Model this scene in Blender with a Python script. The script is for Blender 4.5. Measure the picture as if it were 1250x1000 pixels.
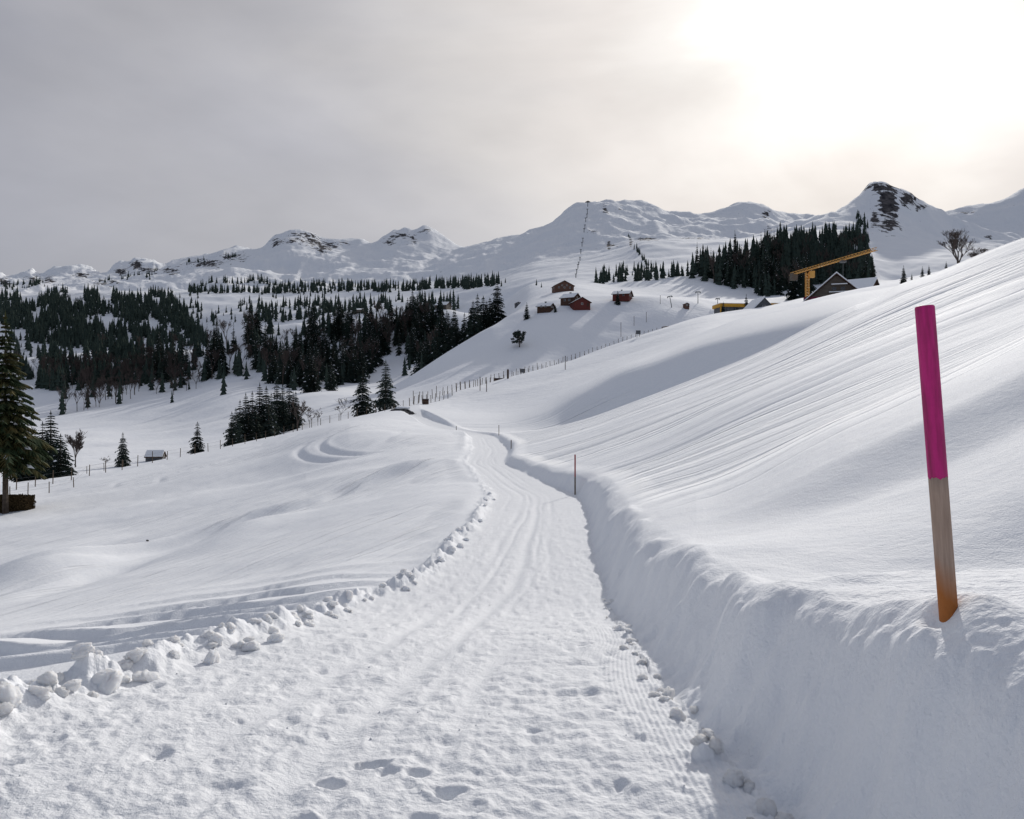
import bpy, math, random
import numpy as np
from mathutils import Vector, Matrix
random.seed(7); rng = np.random.default_rng(7)
S = bpy.context.scene
for o in list(bpy.data.objects): bpy.data.objects.remove(o)
COL = S.collection
# ------------------------------------------------------------------ camera, sky, sun, exposure
F = 1000.0; CX, CY = 625.0, 500.0          # focal length in photo pixels, photo centre
cd = bpy.data.cameras.new('camera'); cam = bpy.data.objects.new('camera', cd); COL.objects.link(cam)
cd.sensor_width = 36; cd.lens = 36*F/1250; cd.clip_start = .05; cd.clip_end = 40000
cam.location = (0, 0, 0); cam.rotation_euler = (math.radians(90), 0, 0); S.camera = cam
S.render.engine = 'CYCLES'
SUN_AZ, SUN_EL = math.radians(22), math.radians(23)
sd = Vector((math.sin(SUN_AZ)*math.cos(SUN_EL), math.cos(SUN_AZ)*math.cos(SUN_EL), math.sin(SUN_EL)))
W = bpy.data.worlds.new('World'); S.world = W; W.use_nodes = True
nt = W.node_tree; nt.nodes.clear()
def N(t, tree=None, **k):
    n = (tree or nt).nodes.new(t)
    for a, b in k.items(): setattr(n, a, b)
    return n
sky = N('ShaderNodeTexSky', sky_type='NISHITA'); sky.sun_disc = False; sky.sun_elevation = SUN_EL; sky.sun_rotation = SUN_AZ
bg1 = N('ShaderNodeBackground'); bg1.inputs['Strength'].default_value = .06; nt.links.new(sky.outputs[0], bg1.inputs['Color'])
tc = N('ShaderNodeTexCoord')
dot = N('ShaderNodeVectorMath', operation='DOT_PRODUCT'); nt.links.new(tc.outputs['Generated'], dot.inputs[0]); dot.inputs[1].default_value = sd
ac = N('ShaderNodeMath', operation='ARCCOSINE'); nt.links.new(dot.outputs['Value'], ac.inputs[0])
# soft streaky veil of cloud
mp = N('ShaderNodeMapping'); mp.inputs['Scale'].default_value = (1, 1, 2.6); mp.inputs['Rotation'].default_value = (0, .35, .2)
nt.links.new(tc.outputs['Generated'], mp.inputs[0])
nz = N('ShaderNodeTexNoise'); nz.inputs['Scale'].default_value = 1.7; nz.inputs['Detail'].default_value = 5; nz.inputs['Roughness'].default_value = .5
nz.inputs['Distortion'].default_value = .5; nt.links.new(mp.outputs[0], nz.inputs['Vector'])
w1 = N('ShaderNodeMath', operation='MULTIPLY_ADD'); nt.links.new(nz.outputs['Fac'], w1.inputs[0]); w1.inputs[1].default_value = .70; w1.inputs[2].default_value = -.35
ad = N('ShaderNodeMath', operation='ADD'); nt.links.new(ac.outputs[0], ad.inputs[0]); nt.links.new(w1.outputs[0], ad.inputs[1])
dv = N('ShaderNodeMath', operation='DIVIDE'); nt.links.new(ad.outputs[0], dv.inputs[0]); dv.inputs[1].default_value = math.pi
rp = N('ShaderNodeValToRGB'); nt.links.new(dv.outputs[0], rp.inputs[0])
SKY = [(0, (1.7, 1.62, 1.5)), (4, (1.3, 1.26, 1.19)), (9, (.95, .915, .88)), (15, (.79, .745, .715)), (24, (.645, .62, .61)), (36, (.475, .468, .492)),
       (55, (.365, .368, .41)), (90, (.225, .26, .335)), (180, (.14, .178, .265))]
e = rp.color_ramp.elements
while len(e) > 1: e.remove(e[-1])
e[0].position = 0; e[0].color = (*SKY[0][1], 1)
for a, c in SKY[1:]:
    q = e.new(a/180); q.color = (*c, 1)
# mottled tone of the veil
nz2 = N('ShaderNodeTexNoise'); nz2.inputs['Scale'].default_value = 3.2; nz2.inputs['Detail'].default_value = 6; nt.links.new(mp.outputs[0], nz2.inputs['Vector'])
mr = N('ShaderNodeMapRange'); nt.links.new(nz2.outputs['Fac'], mr.inputs[0]); mr.inputs[1].default_value = .25; mr.inputs[2].default_value = .75; mr.inputs[3].default_value = .84; mr.inputs[4].default_value = 1.12
vm = N('ShaderNodeVectorMath', operation='SCALE'); nt.links.new(rp.outputs[0], vm.inputs[0]); nt.links.new(mr.outputs[0], vm.inputs['Scale'])
bg2 = N('ShaderNodeBackground'); nt.links.new(vm.outputs[0], bg2.inputs['Color']); bg2.inputs['Strength'].default_value = 1.0
mx = N('ShaderNodeMixShader'); mx.inputs[0].default_value = .93
nt.links.new(bg1.outputs[0], mx.inputs[1]); nt.links.new(bg2.outputs[0], mx.inputs[2])
wo = N('ShaderNodeOutputWorld'); nt.links.new(mx.outputs[0], wo.inputs['Surface'])
sl = bpy.data.lights.new('sun', 'SUN'); sl.energy = 2.85; sl.angle = math.radians(1.2); sl.color = (1, .955, .89)
so = bpy.data.objects.new('sun', sl); COL.objects.link(so); so.rotation_euler = (-sd).to_track_quat('-Z', 'Y').to_euler()
S.view_settings.view_transform = 'Standard'; S.view_settings.look = 'None'; S.view_settings.exposure = 0.14; S.view_settings.gamma = 1
S.view_settings.use_curve_mapping = False

# ------------------------------------------------------------------ materials
def mat(name, col, rough=.8, spec=.3, bump=None, vary=None, metal=0):
    m = bpy.data.materials.new(name); m.use_nodes = True; t = m.node_tree; b = t.nodes['Principled BSDF']
    b.inputs['Base Color'].default_value = (*col, 1); b.inputs['Roughness'].default_value = rough
    b.inputs['Specular IOR Level'].default_value = spec; b.inputs['Metallic'].default_value = metal
    co = t.nodes.new('ShaderNodeTexCoord').outputs['Object']
    if vary:                        # (scale, other colour, lo, hi [, stretch])
        mp = t.nodes.new('ShaderNodeMapping'); t.links.new(co, mp.inputs[0])
        if len(vary) > 4: mp.inputs['Scale'].default_value = vary[4]
        n = t.nodes.new('ShaderNodeTexNoise'); n.inputs['Scale'].default_value = vary[0]; n.inputs['Detail'].default_value = 5; t.links.new(mp.outputs[0], n.inputs['Vector'])
        r = t.nodes.new('ShaderNodeMapRange'); r.inputs[1].default_value = vary[2]; r.inputs[2].default_value = vary[3]; t.links.new(n.outputs['Fac'], r.inputs[0])
        x = t.nodes.new('ShaderNodeMix'); x.data_type = 'RGBA'; t.links.new(r.outputs[0], x.inputs[0])
        x.inputs[6].default_value = (*col, 1); x.inputs[7].default_value = (*vary[1], 1); t.links.new(x.outputs[2], b.inputs['Base Color'])
    if bump:
        last = None
        for sc, dist in bump:
            n = t.nodes.new('ShaderNodeTexNoise'); n.inputs['Scale'].default_value = sc; n.inputs['Detail'].default_value = 3; t.links.new(co, n.inputs['Vector'])
            u = t.nodes.new('ShaderNodeBump'); u.inputs['Strength'].default_value = 1; u.inputs['Distance'].default_value = dist
            t.links.new(n.outputs['Fac'], u.inputs['Height'])
            if last: t.links.new(last.outputs[0], u.inputs['Normal'])
            last = u
        t.links.new(last.outputs[0], b.inputs['Normal'])
    return m
SNOW = (.83, .845, .87)
M = {}
M['snow'] = mat('snow', SNOW, .8, .06, bump=[(9, .010), (70, .0035), (260, .0012)], vary=(3, (.79, .81, .845), .35, .7))
M['clod'] = mat('snow_clod', (.86, .87, .89), .85, .05, bump=[(14, .01), (60, .004)])
_b = M['clod'].node_tree.nodes['Principled BSDF']; _b.inputs['Subsurface Weight'].default_value = 1; _b.inputs['Subsurface Radius'].default_value = (1, .95, .9); _b.inputs['Subsurface Scale'].default_value = .06
M['path'] = mat('trodden_snow', (.80, .815, .84), .8, .06, bump=[(16, .012), (60, .006), (240, .0016)], vary=(6, (.74, .755, .785), .4, .75))
M['hill'] = mat('hill_snow', SNOW, .85, .04, bump=[(.35, .25), (1.6, .05)], vary=(.02, (.78, .80, .84), .35, .7))
def furrow(name, ang, specs):
    m = mat(name, SNOW, .8, .06, bump=[(9, .012), (48, .009), (200, .002)], vary=(3, (.79, .81, .845), .35, .7)); t = m.node_tree; b = t.nodes['Principled BSDF']
    co = t.nodes.new('ShaderNodeTexCoord').outputs['Object']; last = b.inputs['Normal'].links[0].from_socket
    for sx, sy, dist, k in specs:
        r_ = t.nodes.new('ShaderNodeMapping'); r_.inputs['Rotation'].default_value = (0, 0, -ang+k*.05); t.links.new(co, r_.inputs[0])
        m2 = t.nodes.new('ShaderNodeMapping'); m2.inputs['Scale'].default_value = (sx, sy, .02); m2.inputs['Location'].default_value = (k*3.3, k*7.1, 0); t.links.new(r_.outputs[0], m2.inputs[0])
        n = t.nodes.new('ShaderNodeTexNoise'); n.inputs['Scale'].default_value = 1; n.inputs['Detail'].default_value = 2; n.inputs['Roughness'].default_value = .5; t.links.new(m2.outputs[0], n.inputs['Vector'])
        a = t.nodes.new('ShaderNodeMath'); a.operation = 'SUBTRACT'; t.links.new(n.outputs['Fac'], a.inputs[0]); a.inputs[1].default_value = .5
        c = t.nodes.new('ShaderNodeMath'); c.operation = 'ABSOLUTE'; t.links.new(a.outputs[0], c.inputs[0])
        e_ = t.nodes.new('ShaderNodeMath'); e_.operation = 'MINIMUM'; t.links.new(c.outputs[0], e_.inputs[0]); e_.inputs[1].default_value = .06
        g_ = t.nodes.new('ShaderNodeAttribute'); g_.attribute_name = 'furrow'; h_ = t.nodes.new('ShaderNodeMath'); h_.operation = 'MULTIPLY'; t.links.new(e_.outputs[0], h_.inputs[0]); t.links.new(g_.outputs['Fac'], h_.inputs[1])
        u_ = t.nodes.new('ShaderNodeBump'); u_.inputs['Strength'].default_value = 1; u_.inputs['Distance'].default_value = dist; t.links.new(h_.outputs[0], u_.inputs['Height']); t.links.new(last, u_.inputs['Normal']); last = u_.outputs[0]
    t.links.new(last, b.inputs['Normal']); return m
M['slope'] = furrow('slope_snow', math.radians(17), [(.006, .15, 3.2, 0), (.010, .42, 2.2, 1), (.03, 1.15, .75, 2), (.06, 3.2, .2, 6)])
M['field'] = furrow('field_snow', math.radians(80), [(.03, .35, 1.5, 3), (.05, .9, .8, 4), (.10, 2.6, .22, 5)])
# mountain: snow with rock by attribute
def mountain_mat():
    m = mat('mountain_snow', SNOW, .9, .03); t = m.node_tree; b = t.nodes['Principled BSDF']
    co = t.nodes.new('ShaderNodeTexCoord').outputs['Object']
    a = t.nodes.new('ShaderNodeAttribute'); a.attribute_name = 'rock'
    n = t.nodes.new('ShaderNodeTexNoise'); n.inputs['Scale'].default_value = .045; n.inputs['Detail'].default_value = 8; n.inputs['Roughness'].default_value = .65; t.links.new(co, n.inputs['Vector'])
    na = t.nodes.new('ShaderNodeMath'); na.operation = 'MULTIPLY_ADD'; t.links.new(n.outputs['Fac'], na.inputs[0]); na.inputs[1].default_value = 2.6; na.inputs[2].default_value = -.8
    s = t.nodes.new('ShaderNodeMath'); s.operation = 'ADD'; t.links.new(a.outputs['Fac'], s.inputs[0]); t.links.new(na.outputs[0], s.inputs[1])
    r = t.nodes.new('ShaderNodeMapRange'); r.inputs[1].default_value = 1.0; r.inputs[2].default_value = 1.07; t.links.new(s.outputs[0], r.inputs[0])
    n2 = t.nodes.new('ShaderNodeTexNoise'); n2.inputs['Scale'].default_value = .08; n2.inputs['Detail'].default_value = 6; t.links.new(co, n2.inputs['Vector'])
    rr = t.nodes.new('ShaderNodeValToRGB'); t.links.new(n2.outputs['Fac'], rr.inputs[0])
    rr.color_ramp.elements[0].position = .35; rr.color_ramp.elements[0].color = (.025, .025, .03, 1); rr.color_ramp.elements[1].position = .7; rr.color_ramp.elements[1].color = (.13, .12, .12, 1)
    x = t.nodes.new('ShaderNodeMix'); x.data_type = 'RGBA'; t.links.new(r.outputs[0], x.inputs[0]); x.inputs[6].default_value = (*SNOW, 1); t.links.new(rr.outputs[0], x.inputs[7])
    t.links.new(x.outputs[2], b.inputs['Base Color'])
    u = t.nodes.new('ShaderNodeBump'); u.inputs['Distance'].default_value = 14; u.inputs['Strength'].default_value = .8
    n3 = t.nodes.new('ShaderNodeTexNoise'); n3.inputs['Scale'].default_value = .012; n3.inputs['Detail'].default_value = 7; n3.inputs['Roughness'].default_value = .55; t.links.new(co, n3.inputs['Vector'])
    t.links.new(n3.outputs['Fac'], u.inputs['Height']); t.links.new(u.outputs[0], b.inputs['Normal'])
    return m
M['mountain'] = mountain_mat()
M['needle'] = mat('needles', (.016, .026, .024), .95, .03, vary=(1.3, (.036, .042, .03), .4, .75))
t_ = M['needle'].node_tree; b_ = t_.nodes['Principled BSDF']; src = b_.inputs['Base Color'].links[0].from_socket
oi = t_.nodes.new('ShaderNodeObjectInfo'); m_ = t_.nodes.new('ShaderNodeMapRange'); m_.inputs[3].default_value = .7; m_.inputs[4].default_value = 1.9; t_.links.new(oi.outputs['Random'], m_.inputs[0])
v_ = t_.nodes.new('ShaderNodeVectorMath'); v_.operation = 'SCALE'; t_.links.new(src, v_.inputs[0]); t_.links.new(m_.outputs[0], v_.inputs['Scale']); t_.links.new(v_.outputs[0], b_.inputs['Base Color'])
M['needle_near'] = mat('needles_near', (.028, .045, .02), .85, .15, vary=(1.6, (.11, .085, .03), .45, .7))
M['bark'] = mat('bark', (.055, .042, .033), .95, .1, vary=(6, (.11, .09, .075), .4, .7))
M['twig'] = mat('bare_twigs', (.085, .068, .062), .95, .05)
M['snowcap'] = mat('snow_cap', (.82, .84, .87), .7, .2)
M['wood'] = mat('weathered_wood', (.14, .105, .075), .9, .1, vary=(4, (.07, .055, .045), .4, .7))
M['dark_wood'] = mat('dark_wood', (.055, .035, .028), .9, .1, vary=(2, (.09, .05, .035), .4, .7))
M['red_wood'] = mat('red_wood', (.12, .035, .03), .85, .15, vary=(2, (.11, .03, .025), .4, .7))
M['brown_wood'] = mat('brown_wood', (.13, .075, .055), .85, .15, vary=(2, (.10, .05, .04), .4, .7))
M['grey_wood'] = mat('grey_wood', (.10, .085, .07), .9, .1, vary=(1.5, (.16, .14, .12), .4, .7, (1, 1, 8)))
M['pale_wall'] = mat('pale_wall', (.55, .53, .5), .8, .2)
M['glass'] = mat('window_glass', (.03, .04, .055), .1, .6)
M['yellow'] = mat('yellow_panel', (.62, .33, .035), .6, .3, vary=(1, (.5, .26, .03), .4, .7))
M['crane'] = mat('crane_yellow', (.62, .34, .09), .6, .3)
M['steel'] = mat('grey_steel', (.12, .125, .13), .5, .4, metal=.4)
M['slate'] = mat('slate_grey', (.075, .08, .09), .7, .3, vary=(2, (.12, .125, .135), .4, .7))
M['maroon'] = mat('maroon_panel', (.16, .03, .06), .8, .2)
M['hedge'] = mat('hedge_leaves', (.05, .035, .018), .95, .1, vary=(7, (.09, .06, .03), .4, .7))
M['rock'] = mat('dark_rock', (.05, .05, .052), .95, .1, vary=(3, (.13, .125, .12), .4, .7), bump=[(3, .1)])
M['pink'] = mat('magenta_paint', (.52, .018, .18), .55, .3, bump=[(40, .001), (160, .0006)], vary=(45, (.27, .012, .085), .42, .72, (1, 1, .12)))
M['red'] = mat('red_paint', (.3, .03, .03), .6, .3)
def polewood():
    m = mat('pole_wood', (.33, .25, .19), .75, .25, bump=[(120, .0012)]); t = m.node_tree; b = t.nodes['Principled BSDF']
    co = t.nodes.new('ShaderNodeTexCoord').outputs['Object']
    mp = t.nodes.new('ShaderNodeMapping'); mp.inputs['Scale'].default_value = (1, 1, .06); t.links.new(co, mp.inputs[0])
    n = t.nodes.new('ShaderNodeTexNoise'); n.inputs['Scale'].default_value = 130; n.inputs['Detail'].default_value = 4; t.links.new(mp.outputs[0], n.inputs['Vector'])
    x = t.nodes.new('ShaderNodeMix'); x.data_type = 'RGBA'; t.links.new(n.outputs['Fac'], x.inputs[0]); x.inputs[6].default_value = (.24, .165, .125, 1); x.inputs[7].default_value = (.52, .39, .31, 1)
    sp = t.nodes.new('ShaderNodeSeparateXYZ'); t.links.new(co, sp.inputs[0])
    n2 = t.nodes.new('ShaderNodeTexNoise'); n2.inputs['Scale'].default_value = 12; t.links.new(mp.outputs[0], n2.inputs['Vector'])
    a = t.nodes.new('ShaderNodeMath'); a.operation = 'MULTIPLY_ADD'; t.links.new(n2.outputs['Fac'], a.inputs[0]); a.inputs[1].default_value = .18; t.links.new(sp.outputs['Z'], a.inputs[2])
    r = t.nodes.new('ShaderNodeMapRange'); t.links.new(a.outputs[0], r.inputs[0]); r.inputs[1].default_value = .16; r.inputs[2].default_value = .30; r.inputs[3].default_value = 1; r.inputs[4].default_value = 0
    y = t.nodes.new('ShaderNodeMix'); y.data_type = 'RGBA'; t.links.new(r.outputs[0], y.inputs[0]); t.links.new(x.outputs[2], y.inputs[6]); y.inputs[7].default_value = (.36, .125, .03, 1)
    t.links.new(y.outputs[2], b.inputs['Base Color']); return m          # the soaked, orange foot of the stake
M['pole_wood'] = polewood()

# ------------------------------------------------------------------ noise
def _h(ix, iy, s):
    n = (ix.astype(np.int64)*374761393 + iy.astype(np.int64)*668265263 + s*974711) & 0xffffffff
    n = ((n ^ (n >> 13))*1274126177) & 0xffffffff
    return ((n ^ (n >> 16)) & 0xffff)/65535.0
def vn(x, y, s=0):
    ix = np.floor(x); iy = np.floor(y); fx = x-ix; fy = y-iy
    u = fx*fx*fx*(fx*(fx*6-15)+10); v = fy*fy*fy*(fy*(fy*6-15)+10)
    a = _h(ix, iy, s); b = _h(ix+1, iy, s); c = _h(ix, iy+1, s); d = _h(ix+1, iy+1, s)
    return (a+(b-a)*u+(c-a)*v+(a-b-c+d)*u*v)*2-1
def fbm(x, y, o=4, s=0, g=.5):
    r = 0; a = 1; t = 0
    for k in range(o):
        r = r+a*vn(x*(2**k)+k*17.3, y*(2**k)-k*9.1, s+k); t += a; a *= g
    return r/t
def ridged(x, y, o=5, s=0):
    r = 0; a = 1; t = 0
    for k in range(o):
        r = r+a*(1-2*np.abs(vn(x*(2**k)+k*7.7, y*(2**k)+k*3.1, s+k))); t += a; a *= .5
    return r/t
def ss(a, b, x):
    t = np.clip((x-a)/(b-a), 0, 1); return t*t*(3-2*t)

# ------------------------------------------------------------------ terrain: measured crest and slope lines (photo column, level, distance), lofted
PX = np.arange(-700, 2000, 2.0)
def pchip1(xs, ys, q):
    xs = np.asarray(xs, float); ys = np.asarray(ys, float)
    h = np.diff(xs); dl = np.diff(ys)/h
    m = np.zeros_like(ys)
    for i in range(1, len(xs)-1):
        if dl[i-1]*dl[i] > 0:
            w1 = 2*h[i]+h[i-1]; w2 = h[i]+2*h[i-1]; m[i] = (w1+w2)/(w1/dl[i-1]+w2/dl[i])
    q = np.clip(q, xs[0], xs[-1]); i = np.clip(np.searchsorted(xs, q, 'right')-1, 0, len(xs)-2)
    t = (q-xs[i])/h[i]
    return ((1+2*t)*(1-t)**2*ys[i]+t*(1-t)**2*h[i]*m[i]+t*t*(3-2*t)*ys[i+1]+t*t*(t-1)*h[i]*m[i+1])
def smooth(a, w):
    if w <= 0: return a
    k = np.exp(-.5*(np.arange(-3*w, 3*w+1)/w)**2); k /= k.sum()
    return np.convolve(np.pad(a, 3*w, mode='edge'), k, 'valid')
def LZ(d, pts, w=12):       # constant distance, list of (px, z)
    xs, z = zip(*pts)
    return np.full_like(PX, d), smooth(pchip1(xs, z, PX) if len(xs) > 1 else np.full_like(PX, z[0]), w)
def LP(pts, w=4):           # list of (px, py, distance)
    xs, y, d = zip(*pts); D = smooth(pchip1(xs, d, PX), 12)
    return D, -(smooth(pchip1(xs, y, PX), w)-CY)/F*D
def LD(pts, w=10):          # list of (px, z, distance)
    xs, z, d = zip(*pts)
    return smooth(pchip1(xs, d, PX), 12), smooth(pchip1(xs, z, PX), w)
left = [LZ(.5, [(0, -1.6)]), LZ(1.5, [(0, -1.6)]), LZ(4, [(0, -1.6)]),
  LZ(7, [(-400, -2.8), (0, -2.4), (300, -2.02), (620, -1.99)]),
  LZ(12, [(-400, -4.2), (0, -3.5), (150, -3.3), (300, -2.95), (450, -2.65), (620, -2.62)]),
  LZ(20, [(-400, -6.2), (0, -5.0), (150, -4.45), (300, -3.85), (450, -3.2), (550, -2.95), (620, -2.9)]),
  LZ(32, [(-400, -8.6), (0, -6.9), (150, -6.05), (300, -4.9), (450, -3.75), (550, -3.15), (620, -3.1)]),
  LZ(50, [(-400, -10.5), (0, -8.7), (150, -7.7), (300, -5.9), (450, -4.2), (550, -3.2), (620, -3.2)]),
  LZ(70, [(-400, -11), (0, -9.2), (150, -8.3), (300, -6.5), (450, -3.7), (550, -3.0), (620, -3.2)]),
  LD([(-400, -10.5, 82), (0, -9.3, 82), (150, -8.1, 92), (300, -5.7, 110), (450, -1.4, 120), (550, -2.3, 120), (620, -2, 122), (900, 5, 125)])]
right = [LZ(.5, [(0, -.85)]), LZ(1.2, [(0, -.85)]), LZ(1.9, [(0, -.84)]),
  LZ(2.5, [(600, -1.0), (900, -.98), (1080, -.89), (1250, -.80), (1500, -.7)], 6),
  LZ(3.1, [(600, -1.02), (900, -1.0), (1080, -.85), (1160, -.80), (1250, -.765), (1500, -.6)], 6),
  LZ(4.3, [(600, -1.15), (800, -1.1), (880, -.98), (1100, -.88), (1250, -.845), (1500, -.7)], 6),
  LZ(5.6, [(600, -1.25), (800, -1.2), (900, -1.2), (1100, -1.2), (1250, -1.1), (1500, -.9)], 6),
  LZ(7, [(700, -1.32), (800, -1.25), (900, -1.22), (1000, -1.17), (1100, -1.07), (1250, -.72), (1500, -.1)]),
  LZ(10.5, [(700, -1.8), (800, -1.6), (900, -1.45), (1000, -1.2), (1100, -.8), (1250, -.1), (1500, 1)]),
  LZ(16, [(700, -2.2), (740, -2.05), (800, -1.75), (900, -1.3), (1000, -.75), (1100, -.1), (1250, 1.0), (1500, 3)]),
  LZ(28, [(600, -2.9), (640, -2.8), (700, -2.45), (800, -1.7), (900, -.6), (1000, .45), (1100, 1.5), (1250, 3.1), (1500, 6)]),
  LZ(45, [(600, -2.9), (620, -2.9), (700, -2.1), (800, -.6), (900, 1.2), (1000, 2.9), (1100, 4.7), (1250, 7.2), (1500, 11)]),
  LZ(68, [(500, -3), (600, -2.9), (700, -1.7), (790, .5), (862, 2.2), (931, 4.1), (1012, 6.6), (1068, 8.2), (1100, 9.2), (1175, 11), (1250, 12.9), (1500, 18)]),
  LP([(500, 533, 95), (600, 532, 95), (640, 528, 85), (700, 515, 80), (790, 484, 85), (862, 457, 88), (931, 430, 90), (1012, 391, 95), (1068, 368, 98), (1100, 350, 98), (1140, 337, 98), (1175, 324, 98), (1250, 296, 95), (1500, 215, 95)], 3),
  LD([(400, -2.5, 118), (600, -2.9, 118), (700, -3.2, 110), (790, -1.0, 112), (862, 1.7, 113), (931, 4.9, 113), (1012, 9.6, 114), (1068, 13.4, 112), (1100, 15.2, 112), (1250, 20, 112), (1500, 32, 112)], 6),
  LD([(400, -1, 132), (600, -1.6, 138), (680, .3, 132), (700, 2.0, 130), (726, 3.7, 130), (764, 6.4, 131), (801, 7.8, 132), (856, 10.6, 133), (928, 12.8, 132), (1000, 15.2, 132), (1060, 17.5, 132), (1100, 19, 134), (1250, 24, 134), (1500, 36, 134)], 6),
  LD([(400, -1, 150), (560, -.6, 165), (600, .3, 175), (700, 5.2, 175), (760, 9.6, 175), (800, 12, 175), (860, 16.0, 172), (900, 18.5, 168), (930, 19.6, 165), (956, 20.6, 165), (984, 21.9, 165), (1047, 24.3, 165), (1096, 25.7, 165), (1140, 27.5, 165), (1180, 29.5, 165), (1250, 32, 165), (1500, 45, 165)], 5),
  LD([(400, 1.5, 200), (560, 2.2, 205), (600, 4.2, 212), (700, 9.4, 215), (800, 17, 220), (860, 21.6, 220), (900, 23, 220), (930, 25, 220), (984, 27.3, 220), (1047, 30, 220), (1096, 32, 220), (1180, 37, 220), (1250, 41, 220), (1500, 60, 220)], 5)]
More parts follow.
